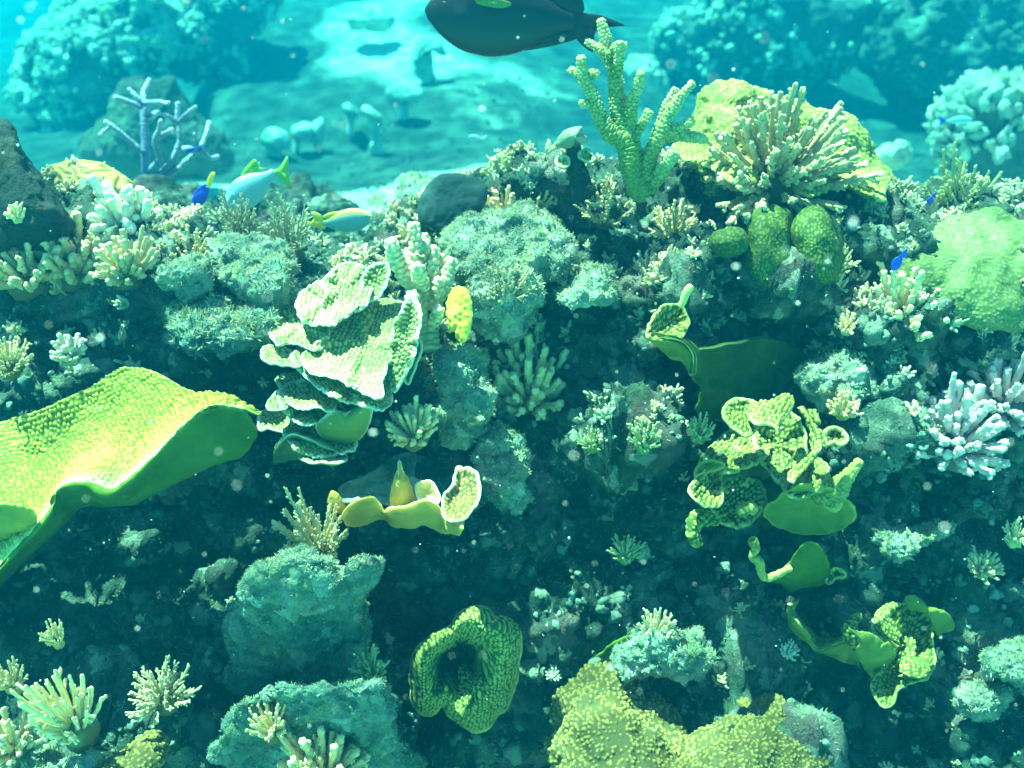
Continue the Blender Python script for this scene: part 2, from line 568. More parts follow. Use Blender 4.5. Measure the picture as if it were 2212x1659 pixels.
REEF, REEF_G = build_reef()


def seabed_Y(px, py):               # forward distance at which a sight line meets the sea floor
    Y = np.linspace(3.5, 30, 4000); d = ray(px, py)
    z = d[2] / d[1] * Y; x = d[0] / d[1] * Y
    k = np.argmax(z < seabed_z(x, Y))
    return float(Y[k]) if k else 12.0



def hit(px, py, back=0.0):
    d = ray(px, py)
    p, n, i, dist = REEF.ray_cast(Vector((0, 0, 0)), Vector(d).normalized(), 9.0)
    if p is None:
        return np.array(at(px, py, 2.9)), np.array([0, -.3, .95])
    n = np.array(n)
    if n @ d > 0: n = -n
    return np.array(p) + d / np.linalg.norm(d) * back, n


def build_haze():
    x0, x1, y0, y1, z0, z1 = -32, 32, -10, 42, -3.9, WATER_TOP
    V = [(x, y, z) for x in (x0, x1) for y in (y0, y1) for z in (z0, z1)]
    Q = [(0, 1, 3, 2), (4, 6, 7, 5), (0, 4, 5, 1), (2, 3, 7, 6), (0, 2, 6, 4), (1, 5, 7, 3)]
    m = bpy.data.materials.new('sea_water'); m.use_nodes = True
    nt = m.node_tree; nt.nodes.clear()
    out = nt.nodes.new('ShaderNodeOutputMaterial')
    v = nt.nodes.new('ShaderNodeVolumePrincipled')
    v.inputs['Color'].default_value = WATER_COLOR
    v.inputs['Absorption Color'].default_value = WATER_CLEAR
    v.inputs['Density'].default_value = WATER_DENSITY
    v.inputs['Anisotropy'].default_value = WATER_G
    nt.links.new(v.outputs[0], out.inputs['Volume'])
    o = link('haze', make_mesh('haze', V, Q, None, [m], smooth=False)); o['kind'] = 'stuff'
    o['label'] = 'blue green sea water that fades the far reef'; o['category'] = 'water'


build_haze()


def build_dapple_gobo():  # unseen sheet added at sea surface height to dapple the sunlight
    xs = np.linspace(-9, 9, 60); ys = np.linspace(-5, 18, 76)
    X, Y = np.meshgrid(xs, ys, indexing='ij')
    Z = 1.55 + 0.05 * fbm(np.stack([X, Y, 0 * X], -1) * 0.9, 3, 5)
    m, nt, out = new_mat('dapple_gobo_pattern')
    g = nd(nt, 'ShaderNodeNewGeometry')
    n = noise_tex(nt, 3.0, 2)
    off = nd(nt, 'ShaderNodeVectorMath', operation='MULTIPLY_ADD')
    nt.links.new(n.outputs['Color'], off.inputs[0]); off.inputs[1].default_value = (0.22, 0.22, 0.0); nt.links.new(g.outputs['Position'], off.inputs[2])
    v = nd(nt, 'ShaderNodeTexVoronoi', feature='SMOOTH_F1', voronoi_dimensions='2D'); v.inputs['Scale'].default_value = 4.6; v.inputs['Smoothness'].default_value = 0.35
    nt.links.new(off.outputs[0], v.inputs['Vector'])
    k = ramp(nt, v.outputs['Distance'], [(0.12, (0.66, 0.66, 0.66)), (0.42, (0.90, 0.90, 0.90)), (0.60, (1.35, 1.35, 1.35))])  # bright and dim patches of sun put into the transparency colour
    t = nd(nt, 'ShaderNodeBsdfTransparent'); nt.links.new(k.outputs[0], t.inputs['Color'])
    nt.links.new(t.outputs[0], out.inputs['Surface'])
    o = link('dapple_gobo', make_mesh('dapple_gobo', np.stack([X, Y, Z], -1), grid_quads(60, 76), None, [m])); o['kind'] = 'structure'


build_dapple_gobo()

# ================================================================== generators
def sheet_object(name, G, parent, mats, closed=False, toward='cam', bsize=0.011, bh=0.0045, thick=0.008, rag=0.0, under_from=None,
                 rim_edges=('v1',), rimw=0.018, ruffle=0.0, seed=0, both=False, color=None):
    """A thick sheet from a grid of points. v0 edge (first column) is where it is attached."""
    G = np.array(G); nu, nv = G.shape[:2]
    if ruffle:
        t = np.linspace(0, 1, nv) ** 2
        n = normals_of(G, closed)
        rn = fbm(G * 22, 2, seed + 3)
        G = G + n * (ruffle * rn * t[None, :])[..., None]
    n = normals_of(G, closed)
    view = -G / np.linalg.norm(G, axis=-1, keepdims=True)
    s = np.sign((n * view).sum(-1).mean()) or 1
    if toward == 'away': s = -s
    n = n * s
    # distance to the free edges
    seg = np.linalg.norm(np.diff(G, axis=1), axis=-1)
    sv = np.concatenate([np.zeros((nu, 1)), np.cumsum(seg, 1)], 1)
    de = np.full((nu, nv), 9.0)
    if 'v1' in rim_edges: de = np.minimum(de, sv[:, -1:] - sv)
    if 'v0' in rim_edges: de = np.minimum(de, sv)
    if not closed:
        segu = np.linalg.norm(np.diff(G, axis=0), axis=-1)
        su = np.concatenate([np.zeros((1, nv)), np.cumsum(segu, 0)], 0)
        if 'u0' in rim_edges: de = np.minimum(de, su)
        if 'u1' in rim_edges: de = np.minimum(de, su[-1:] - su)
    rim = (1 - sstep(0.0, rimw * 0.6, de)) * (0.35 + 0.45 * sstep(-.3, .4, fbm(G * 12, 2, seed + 77)))
    U = plane_uv(G) / bsize
    tip = dots2(U, seed) if bh > 0 else np.zeros((nu, nv))
    vmask = np.ones(nv)
    if under_from is not None:
        vmask = 1 - sstep(under_from - 2, under_from + 1, np.arange(nv))
        rimfold = np.exp(-((np.arange(nv) - under_from) / (0.035 * nv)) ** 2)
        rim = np.maximum(rim * 0.4, rimfold[None, :])
    low = 0.5 + 0.5 * sstep(-0.5, 0.3, fbm(G * 14, 2, seed + 8))
    hgt = tip * bh * vmask[None, :] * (1 - 0.8 * rim) * low
    lumps = 0.004 * fbm(G * 30, 2, seed + 1)
    r01 = np.clip(de / (thick * 1.0), 0, 1)
    th = thick * np.sqrt(np.clip(1 - (1 - r01) ** 2, 0.02, 1))
    top = G + n * (hgt + lumps + th * 0.5 - thick * 0.5)[..., None]
    bot = G + n * (lumps - th * 0.5 - thick * 0.5)[..., None]
    if both:
        tip2 = dots2(U + 31.7, seed + 40); bot = bot - n * (tip2 * bh * 0.7 * (1 - 0.8 * rim))[..., None]
    V = np.concatenate([top.reshape(-1, 3), bot.reshape(-1, 3)])
    N = nu * nv
    Q1 = grid_quads(nu, nv, closed)
    mi1 = np.zeros(len(Q1), int)
    if under_from is not None:
        jj = np.tile(np.arange(nv - 1), nu if closed else nu - 1)
        mi1 = (jj >= under_from).astype(int)
    Q2 = Q1[:, ::-1] + N
    mi2 = np.full(len(Q2), 0 if both else 1)
    E = []
    ii = np.arange(nu if closed else nu - 1); i2 = (ii + 1) % nu
    for j in (0, nv - 1):
        a, b = ii * nv + j, i2 * nv + j
        E.append(np.stack([a, b, b + N, a + N], -1))
    if not closed:
        jj = np.arange(nv - 1)
        for i in (0, nu - 1):
            a, b = i * nv + jj, i * nv + jj + 1
            E.append(np.stack([a, b, b + N, a + N], -1))
    E = np.concatenate(E)
    Q = np.concatenate([Q1, Q2, E])
    mi = np.concatenate([mi1, mi2, np.zeros(len(E), int)])
    tipv = tip * vmask[None, :]
    me = make_mesh(name, V, Q, None, [mats[0], mats[1]],
                   {'tip': np.concatenate([tipv.ravel(), (tip2 if both else tipv * 0).ravel()]), 'rim': np.concatenate([rim.ravel(), rim.ravel()])}, mi)
    return link(name, me, parent, color)


def rows_grid(rows, step=2.6, Yref=2.2):
    """rows of (px,py,Y) control points, first row = attached edge -> even grid (nu along a row, nv across)"""
    W = [at(*np.array(r, float).T) for r in rows]
    m = max(len(w) for w in W)
    L = max(np.linalg.norm(np.diff(w, axis=0), axis=1).sum() for w in W)
    nu = int(np.clip(L / (step * mpp(Yref)), 24, 320))
    same = len({len(w) for w in W}) == 1
    Cs = np.stack([catmull(w, np.linspace(0, len(w) - 1, nu)) if same else even_curve(w, nu) for w in W])   # (nrows,nu,3)
    Lv = np.linalg.norm(np.diff(Cs, axis=0), axis=-1).sum(0).max()
    nv = int(np.clip(Lv / (step * mpp(Yref)), 16, 260))
    t = np.linspace(0, len(rows) - 1, nv)
    return np.transpose(catmull(Cs, t), (1, 0, 2)), t


def sheet(name, rows, parent, mats, under_row=None, **kw):
    G, t = rows_grid(rows)
    uf = None
    if under_row is not None: uf = int(np.searchsorted(t, under_row))
    return sheet_object(name, G, parent, mats, under_from=uf, **kw)


def outline_world(pts, Y0, ax, ay, center=None):
    P = np.array([p[:2] for p in pts], float)
    c = P.mean(0) if center is None else np.array(center, float)
    Yo = Y0 + ax * (P[:, 0] - c[0]) / 100 + ay * (P[:, 1] - c[1]) / 100
    Yo = Yo + np.array([p[2] if len(p) > 2 else 0 for p in pts])
    return c, np.column_stack([P, Yo])


def leaf(name, pts, Y0, parent, mats, ax=0.0, ay=-0.06, bowl=0.02, center=None, step=2.6, wob=0.0, rag=0.035, **kw):
    """A plate or leaf of coral from its outline: px points; ax, ay = metres of depth per 100 px; bowl hollows it."""
    c, O = outline_world(pts, Y0, ax, ay, center)
    per = np.linalg.norm(np.diff(np.vstack([O[:, :2], O[:1, :2]]), axis=0), axis=1).sum()
    nu = int(np.clip(per / step, 40, 420))
    C = even_curve(O, nu, True)
    rad = np.linalg.norm(C[:, :2] - c, axis=1).max()
    nv = int(np.clip(rad / step, 12, 160))
    r = np.linspace(0.01, 1, nv)
    D = C - np.array([c[0], c[1], Y0])
    if rag:
        th_ = np.arctan2(D[:, 1], D[:, 0]); sd = kw.get('seed', 0)
        q_ = np.stack([np.cos(th_), np.sin(th_), 0 * th_ + sd * 3.7], -1)
        D = D * (1 + rag * fbm(q_ * 3.5, 3, sd + 5) + rag * 0.5 * fbm(q_ * 11, 2, sd + 6))[:, None]
    if wob:
        ang = np.arctan2(D[:, 1], D[:, 0])
        seed = kw.get('seed', 0)
        D = D.copy(); D[:, 2] += wob * np.sin(ang * 5 + seed) + wob * 0.6 * np.sin(ang * 9 + 2 * seed)
        rr = r ** 1.6
    pos = np.array([c[0], c[1], Y0])[None, None] + D[:, None, :] * r[None, :, None]
    pos[..., 2] += bowl * (1 - r[None, :] ** 2)
    G = at(pos[..., 0], pos[..., 1], pos[..., 2])
    kw.setdefault('rim_edges', ('v1',))
    return sheet_object(name, G, parent, mats, closed=True, **kw)


def blob_points(pts, Y0, df, db, nu, nv, ax=0, ay=0, center=None, power=1.0):
    c, O = outline_world(pts, Y0, ax, ay, center)
    C = even_curve(O, nu, True)
    phi = np.linspace(0.02, math.pi - 0.02, nv)
    s = np.sin(phi) ** power
    D = C - np.array([c[0], c[1], Y0])
    pos = np.array([c[0], c[1], Y0])[None, None] + D[:, None, :] * s[None, :, None]
    dep = np.where(phi < math.pi / 2, -df * np.cos(phi), -db * np.cos(phi))
    pos[..., 2] += dep[None, :]
    return at(pos[..., 0], pos[..., 1], pos[..., 2])


def blob(name, pts, Y0, df, db, mat, parent=None, ax=0, ay=-0.05, center=None, lump=0.02, lfreq=9, fine=0.006, bsize=0.0, bh=0.0, step=3.0,
         seed=0, power=1.0, cell=0.0, csize=0.05, maxn=300, color=None, loose=False, meander=None):
    """A rounded solid (rock, boulder, massive coral) with the outline of pts, df deep to the front and db to the back."""
    P = np.array([p[:2] for p in pts], float)
    per = np.linalg.norm(np.diff(np.vstack([P, P[:1]]), axis=0), axis=1).sum()
    nu = int(np.clip(per / step, 40, maxn * 1.5)); nv = int(np.clip(per / step * 0.55, 24, maxn))
    G = blob_points(pts, Y0, df, db, nu, nv, ax, ay, center, power)
    n = normals_of(G, True)
    if (n * (G - G.reshape(-1, 3).mean(0))).sum(-1).mean() < 0: n = -n
    h = lump * fbm(G * lfreq, 3, seed)
    if cell: h = h + cell * (0.55 - worley3(G / csize, seed + 5))
    G = G + n * h[..., None]
    tip = np.zeros(G.shape[:2])
    if meander:
        f = 5.0 * fbm(G * meander[0] * 0.16, 2, seed + 11) + (G @ np.array([0.5, 0.2, 0.85])) * meander[0]
        tip = np.abs(np.sin(f)) ** 0.7
        G = G + n * (meander[1] * tip)[..., None]
    if bh or fine:
        n = normals_of(G, True)
        if (n * (G - G.reshape(-1, 3).mean(0))).sum(-1).mean() < 0: n = -n
        h = fine * fbm(G * lfreq * 5, 3, seed + 7)
        if bh:
            w = worley3(G / bsize, seed + 3, 0.75)
            tip = np.clip(1 - (w / 0.48) ** 2, 0, 1) ** 0.8
            h = h + bh * tip
        G = G + n * h[..., None]
    V = G.reshape(-1, 3)
    a, b = len(V), len(V) + 1
    V = np.vstack([V, G[:, 0].mean(0), G[:, -1].mean(0)])
    i = np.arange(nu); i2 = (i + 1) % nu
    T = np.concatenate([np.stack([i2 * nv, i * nv, np.full(nu, a)], -1), np.stack([i * nv + nv - 1, i2 * nv + nv - 1, np.full(nu, b)], -1)])
    tt = np.concatenate([tip.ravel(), [0, 0]])
    me = make_mesh(name, V, grid_quads(nu, nv, True), T, [mat], {'tip': tt, 'rim': tt * 0})
    if loose: return me, G
    return link(name, me, parent, color)


def tube(P, rad, seg=10, nub=0.0, nubsize=0.012, seed=0, t0=0.0, t1=1.0, cap=4):
    """a tapered tube with a rounded end along points P"""
    P = np.asarray(P, float); rad = np.asarray(rad, float)
    d = P[-1] - P[-2]; d = d / np.linalg.norm(d)
    k = np.linspace(0, math.pi / 2, cap + 1)[1:]
    ends = P[-1] + d * (np.sin(k) * rad[-1])[:, None]
    rr = np.concatenate([rad, rad[-1] * np.maximum(np.cos(k), 0.05)])
    m = len(P); P = np.vstack([P, ends]); n = len(P)
    T = np.gradient(P, axis=0); T /= np.linalg.norm(T, axis=1, keepdims=True) + 1e-12
    ref = np.array([0.31, 0.82, 0.47]) if abs(T[0] @ np.array([0.31, 0.82, 0.47])) < 0.9 else np.array([1.0, 0, 0])
    A = np.cross(T, ref); A /= np.linalg.norm(A, axis=1, keepdims=True) + 1e-12
    B = np.cross(T, A)
    th = np.linspace(0, 2 * math.pi, seg, endpoint=False)
    dirs = A[None] * np.cos(th)[:, None, None] + B[None] * np.sin(th)[:, None, None]
    G = P[None] + dirs * rr[None, :, None]
    L = np.concatenate([[0], np.cumsum(np.linalg.norm(np.diff(P, axis=0), axis=1))])
    tip = t0 + (t1 - t0) * (L / L[-1])
    tipv = np.repeat(tip[None], seg, 0)
    if nub:
        U = np.stack([np.repeat(th[:, None], n, 1) / (2 * math.pi) * max(3, round(2 * math.pi * rad.mean() / nubsize)), np.repeat(L[None], seg, 0) / nubsize], -1)
        dd = dots2(U, seed, 0.5, 0.48)
        G = G + dirs * (dd * nub)[..., None] + T[None] * (dd * nub * 0.5)[..., None]
        G = G + dirs * (nub * 0.8 * vnoise(G * (0.35 / nubsize) + seed, 5))[..., None]
        tipv = np.clip(tipv * 0.8 + dd * 0.5, 0, 1)
    V = np.vstack([G.reshape(-1, 3), P[-1] + d * rad[-1] * 0.1])
    i = np.arange(seg); i2 = (i + 1) % seg
    Tq = np.stack([i * n + n - 1, i2 * n + n - 1, np.full(seg, len(V) - 1)], -1)
    return V, grid_quads(seg, n, True), Tq, np.concatenate([tipv.ravel(), [t1]])


def unit(v):
    v = np.asarray(v, float); return v / (np.linalg.norm(v) + 1e-12)


def rot_to(d):
    return np.array(Vector((0, 0, 1)).rotation_difference(Vector(d)).to_matrix())


STYLES = {  # n, spread(deg), radius, taper, sub twigs, sub length, nub
    'finger': (46, 78, 0.050, 0.85, (2, 4), 0.20, 0.016),
    'fine': (54, 88, 0.026, 0.72, (5, 8), 0.24, 0.010),
    'knob': (62, 92, 0.046, 1.10, (4, 6), 0.13, 0.022),
    'long': (54, 72, 0.040, 0.85, (1, 3), 0.24, 0.008),
    'fan': (46, 84, 0.032, 0.80, (5, 8), 0.16, 0.014),
    'brush': (50, 92, 0.034, 0.60, (18, 26), 0.150, 0.012),
    'dense': (96, 100, 0.034, 0.62, (13, 18), 0.120, 0.012),
    'thick': (22, 78, 0.088, 0.95, (1, 3), 0.30, 0.024),
}


def branch_piece(rng, d, st, L):
    n, spread, r, taper, sub, sl, nub = st
    acc = Acc()
    side = unit(np.cross(d, rng.normal(size=3)))
    bend = rng.uniform(0.02, 0.16)
    t = np.linspace(0, 1, 18)
    up = np.array([0, 0, 1.0])
    P = d[None] * (t * L)[:, None] + side[None] * (bend * L * t ** 2)[:, None] + up[None] * (0.42 * L * t ** 2)[:, None]
    rad = r * (1.15 - (1.15 - taper) * t)
    acc_add = lambda res: acc.add(res[0], res[1], res[2], tip=res[3])
    acc_add(tube(P, rad, 13, nub * 1.25, 0.07, rng.integers(999), 0.0, 0.95, 3))
    for k in range(rng.integers(sub[0], sub[1] + 1)):
        q = rng.uniform(0.30 if sub[0] > 9 else 0.55, 0.97)
        b = np.array([np.interp(q, t, P[:, c]) for c in range(3)])
        dd = unit(d + rng.uniform(0.7, 1.5) * unit(np.cross(d, rng.normal(size=3))) + up * 0.35)
        l = sl * L * rng.uniform(0.6, 1.15) * (1.15 - 0.5 * q)
        s = np.linspace(0, 1, 8)
        PP = b + dd[None] * (s * l)[:, None] + d[None] * (0.3 * l * s ** 2)[:, None]
        acc_add(tube(PP, r * rng.uniform(0.62, 0.85) * (0.85 if sub[0] > 9 else 1.0) * (1.0 - (1 - taper) * s), 10, nub, 0.065, rng.integers(999), q * 0.75, 1.0, 3))
    return acc


def make_protos(style, seed):
    st = STYLES[style]; rng = np.random.default_rng(seed)
    pieces = []
    for i in range(st[0]):
        f = (i + 0.5) / st[0]
        ct = 1 - f * (1 - math.cos(R(st[1])))
        a = i * 2.39996 + rng.uniform(-.3, .3)
        s_ = math.sqrt(max(0, 1 - ct * ct))
        d = unit(np.array([s_ * math.cos(a), s_ * math.sin(a), ct]) + rng.normal(size=3) * 0.07)
        if rng.random() < 0.12: continue
        pieces.append(branch_piece(rng, d, st, rng.uniform(0.66, 1.06) * (1.0 - 0.12 * f) * (1 + 0.22 * vnoise(d[None] * 1.6 + seed, 4)[0])))
    parts = [p.mesh('branch', [M['branch']]) for p in pieces]
    whole = Acc()
    for p in pieces:
        V = np.concatenate(p.V); whole.add(V, np.concatenate(p.Q), np.concatenate(p.T), tip=np.concatenate(p.A['tip']))
    # stub the branches grow from
    th = np.linspace(0, 2 * math.pi, 20, endpoint=False); ph = np.linspace(0.05, 2.6, 12)
    TH, PH = np.meshgrid(th, ph, indexing='ij')
    G = np.stack([np.sin(PH) * np.cos(TH), np.sin(PH) * np.sin(TH), np.cos(PH) * 0.9], -1) * 0.42
    G = G * (1 + 0.25 * fbm(G * 5, 3, seed)[..., None])
    base = make_mesh('base', G, grid_quads(20, 12, True), None, [M['branch']], {'tip': np.zeros(240)})
    whole.add(G, grid_quads(20, 12, True), None, tip=0)
    return parts, base, whole.mesh('colony', [M['branch']])


PROTO = {}


def proto(style, k):
    key = (style, k)
    if key not in PROTO: PROTO[key] = make_protos(style, hash(style) % 1 + sum(map(ord, style)) * 7 + k * 101)
    return PROTO[key]


BUSH_N = [0]


def bush(px, py, w, style, color, label, h=1.0, lean=0.0, Y=None, small=None, cat='coral', name='branching_coral', group=None, k=None, tocam=0.32, sink=0.10, squash=1.0):
    """px, py: where the foot meets the rock; w: width across in photo px; lean: sideways tilt; h: height against half width."""
    BUSH_N[0] += 1
    if k is None: k = BUSH_N[0] % 2
    if Y is None: p, n = hit(px, py)
    else: p = np.array(at(px, py, Y)); n = np.array([0, -.5, .85])
    s = 0.5 * w * mpp(p[1])
    up = unit(np.array([lean, -tocam, 1.0]))
    p = p - up * s * sink
    q = Vector((0, 0, 1)).rotation_difference(Vector(up)) @ Quaternion((0, 0, 1), (BUSH_N[0] * 1.7) % 6.28)
    parts, base, whole = proto(style, k)
    if small is None: small = w < 125
    if small:
        o = link(name, whole, None, color)
        o.location = Vector(p.tolist()); o.rotation_mode = 'QUATERNION'; o.rotation_quaternion = q; o.scale = (s, s * squash, s * h)
        return tag(o, label, cat, group)
    o = thing(name, label, cat, p, group); del o['_abs']
    o.rotation_mode = 'QUATERNION'; o.rotation_quaternion = q; o.scale = (s, s * squash, s * h)
    rng = np.random.default_rng(BUSH_N[0])
    link('base', base, o, tuple(c * 0.4 for c in color))
    for m in parts:
        v = rng.uniform(0.85, 1.12)
        link('branch', m, o, tuple(min(1, c * v) for c in color))
    return o


ICO_V, ICO_F = None, None


def ico():
    global ICO_V, ICO_F
    if ICO_V is None:
        import bmesh
        bm = bmesh.new(); bmesh.ops.create_icosphere(bm, subdivisions=2, radius=1.0)
        ICO_V = np.array([v.co[:] for v in bm.verts]); ICO_F = np.array([[v.index for v in f.verts] for f in bm.faces]); bm.free()
    return ICO_V, ICO_F


def clumps(P, N, size, rng, mat, name, stretch=1.6, attr_tip=True):
    """many small irregular tufts on the points P (normals N) merged into one mesh"""
    V0, F0 = ico()
    n = len(P); nv = len(V0)
    W = np.zeros((n, nv, 3))
    ang = rng.uniform(0, 6.28, n)
    sz = size * rng.uniform(0.45, 1.35, n)
    up = N + np.array([0, 0, 0.5]) + rng.normal(size=(n, 3)) * 0.45
    up /= np.linalg.norm(up, axis=1, keepdims=True)
    ref = rng.normal(size=(n, 3)); A = np.cross(up, ref); A /= np.linalg.norm(A, axis=1, keepdims=True); B = np.cross(up, A)
    nz = vnoise(V0[None] * 1.8 + rng.uniform(0, 60, (n, 1, 3)), 3)
    S = V0[None] * (1 + 0.55 * nz[..., None])
    sx = rng.uniform(0.45, 0.8, n) * sz
    W = P[:, None] + A[:, None] * (S[..., :1] * sx[:, None, None]) + B[:, None] * (S[..., 1:2] * sx[:, None, None] * 0.8) + up[:, None] * ((S[..., 2:] * stretch + 0.6) * sz[:, None, None] * 0.6)
    T = (F0[None] + (np.arange(n) * nv)[:, None, None]).reshape(-1, 3)
    tip = np.repeat(V0[None, :, 2] * 0.5 + 0.5, n, 0)
    return make_mesh(name, W.reshape(-1, 3), None, T, [mat], {'tip': tip, 'rim': tip * 0})


def blades(P, N, size, rng, mat, name):
    """short algae blades, two triangles each"""
    n = len(P)
    d = N + rng.normal(size=(n, 3)) * 0.55; d /= np.linalg.norm(d, axis=1, keepdims=True)
    a = np.cross(d, rng.normal(size=(n, 3))); a /= np.linalg.norm(a, axis=1, keepdims=True)
    L = size * rng.uniform(0.5, 1.5, n)[:, None]; w = L * rng.uniform(0.10, 0.22, n)[:, None]
    b = np.cross(d, a)
    V = np.stack([P - a * w - d * L * 0.1, P + a * w - d * L * 0.1, P + d * L * 0.6 + a * w * 0.7 + b * w * 0.4, P + d * L + b * w * 1.5], 1)
    i = np.arange(n)[:, None] * 4
    T = np.concatenate([i + [0, 1, 2], i + [0, 2, 3]])
    return make_mesh(name, V.reshape(-1, 3), None, T, [mat], {'tip': np.zeros(n * 4), 'rim': np.zeros(n * 4)}, smooth=False)


def sample_grid(G, n, rng, w=None):
    nu, nv = G.shape[:2]
    du = np.linalg.norm(G[1:, :-1] - G[:-1, :-1], axis=-1); dv = np.linalg.norm(G[:-1, 1:] - G[:-1, :-1], axis=-1)
    nn = normals_of(G)
    ar = du * dv
    if w is not None: ar = ar * w[:-1, :-1]
    k = rng.choice(ar.size, n, p=(ar / ar.sum()).ravel())
    i, j = np.divmod(k, nv - 1)
    f, g = rng.random((2, n, 1))
    P = G[i, j] * (1 - f) * (1 - g) + G[i + 1, j] * f * (1 - g) + G[i, j + 1] * (1 - f) * g + G[i + 1, j + 1] * f * g
    return P, nn[i, j]


def tufts(P, N, size, rng, mat, name, nf=12):
    """little branching tufts: bundles of round ended fingers on the points P"""
    n = len(P) * nf
    Pb = np.repeat(P, nf, 0); Nb = np.repeat(N, nf, 0); sz = np.repeat(size * rng.uniform(.5, 1.5, len(P)), nf)
    d = Nb * 0.5 + np.array([0, 0, 0.55]) + rng.normal(size=(n, 3)) * 0.55; d /= np.linalg.norm(d, axis=1, keepdims=True)
    a = np.cross(d, rng.normal(size=(n, 3))); a /= np.linalg.norm(a, axis=1, keepdims=True); b = np.cross(d, a)
    L = sz * rng.uniform(.6, 1.1, n); r = sz * rng.uniform(.09, .17, n)
    hs = np.array([-.15, .35, .75, .93, 1.0]); rs = np.array([.8, 1.0, .95, .75, .15])
    th = np.arange(6) / 6 * 2 * math.pi
    wig = 1 + 0.35 * rng.uniform(-1, 1, (n, 5, 6))
    V = Pb[:, None, None] + d[:, None, None] * (hs[None, :, None, None] * L[:, None, None, None]) + (a[:, None, None] * np.cos(th)[None, None, :, None] + b[:, None, None] * np.sin(th)[None, None, :, None]) * (rs[None, :, None] * r[:, None, None] * wig)[..., None]
    V = V + rng.normal(size=(n, 1, 1, 3)) * (sz * 0.18)[:, None, None, None]
    i = np.arange(n)[:, None, None] * 30; k = np.arange(4)[None, :, None] * 6; j = np.arange(6)[None, None, :]; j2 = (j + 1) % 6
    Q = np.stack([i + k + j, i + k + j2, i + k + 6 + j2, i + k + 6 + j], -1).reshape(-1, 4)
    tip = np.broadcast_to(np.clip(hs, 0, 1)[None, :, None], (n, 5, 6))
    return make_mesh(name, V.reshape(-1, 3), Q, None, [mat], {'tip': tip.ravel(), 'rim': tip.ravel() * 0})

# ================================================================== plate, leaf and cup corals
LIME = (M['lime'], M['lime_under']); PALE = (M['pale'], M['pale_under']); OLIVE = (M['olive'], M['olive_under'])
UNDER = (M['lime_under'], M['lime_under']); OUNDER = (M['olive_under'], M['olive_under']); YELLOW = (M['yellow'], M['yellow'])

# --- big lime plate, left
t = thing('plate_coral', 'huge lime green plate coral with knobbly top and curling rim at the left edge', 'coral', at(150, 1100, 2.3))
sheet('plate', [
    [(-60, 925, 2.30), (60, 893, 2.30), (112, 873, 2.29), (170, 846, 2.29), (205, 830, 2.29), (250, 797, 2.30), (305, 794, 2.28), (350, 810, 2.23), (400, 838, 2.16), (440, 847, 2.12), (490, 850, 2.08), (535, 881, 2.04), (563, 890, 2.03)],
    [(-60, 1010, 2.21), (50, 990, 2.23), (130, 960, 2.23), (190, 930, 2.23), (250, 900, 2.22), (320, 880, 2.19), (380, 866, 2.14), (430, 858, 2.10), (490, 858, 2.07), (535, 882, 2.035), (562, 892, 2.025)][:0] or
    [(-60, 1010, 2.21), (50, 985, 2.23), (100, 970, 2.24), (150, 945, 2.24), (195, 920, 2.23), (250, 890, 2.22), (305, 872, 2.20), (350, 862, 2.17), (400, 856, 2.13), (440, 856, 2.10), (490, 856, 2.07), (535, 882, 2.035), (562, 892, 2.025)],
    [(-60, 1110, 2.09), (50, 1060, 2.11), (100, 1035, 2.13), (140, 1010, 2.13), (190, 985, 2.12), (250, 960, 2.11), (300, 935, 2.10), (345, 910, 2.10), (385, 890, 2.08), (430, 872, 2.07), (485, 864, 2.045), (533, 882, 2.03), (561, 894, 2.02)],
    [(-60, 1290, 1.92), (8, 1212, 1.93), (84, 1131, 1.94), (111, 1092, 1.95), (122, 1058, 1.96), (150, 1042, 1.97), (195, 1040, 1.97), (243, 1053, 1.96), (297, 1016, 1.96), (350, 965, 1.97), (400, 915, 1.98), (455, 876, 2.0), (530, 884, 2.005)],
    [(-60, 1305, 1.96), (15, 1218, 1.96), (95, 1142, 1.97), (125, 1112, 1.98), (140, 1085, 1.99), (165, 1072, 2.0), (200, 1070, 2.0), (250, 1080, 1.99), (310, 1046, 1.99), (370, 1000, 2.0), (425, 965, 2.0), (485, 925, 2.01), (545, 910, 2.01)],
    [(-60, 1335, 2.08), (30, 1226, 2.08), (110, 1156, 2.08), (140, 1125, 2.09), (160, 1100, 2.10), (190, 1091, 2.10), (230, 1093, 2.10), (285, 1090, 2.09), (350, 1060, 2.08), (415, 1026, 2.07), (470, 1004, 2.06), (530, 978, 2.05), (560, 935, 2.03)],
    [(-60, 1330, 2.30), (40, 1235, 2.30), (115, 1150, 2.30), (150, 1120, 2.30), (180, 1090, 2.30), (220, 1080, 2.30), (260, 1080, 2.30), (310, 1070, 2.30), (360, 1040, 2.29), (420, 1010, 2.26), (460, 990, 2.22), (520, 960, 2.15), (550, 930, 2.06)],
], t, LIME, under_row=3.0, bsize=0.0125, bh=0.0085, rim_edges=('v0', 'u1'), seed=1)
leaf('lobe', [(-40, 1092), (20, 1088), (62, 1098), (82, 1118), (78, 1140), (50, 1160), (0, 1175), (-40, 1175)], 1.95, t, OUNDER, ay=0.10, bowl=-0.02, bh=0)

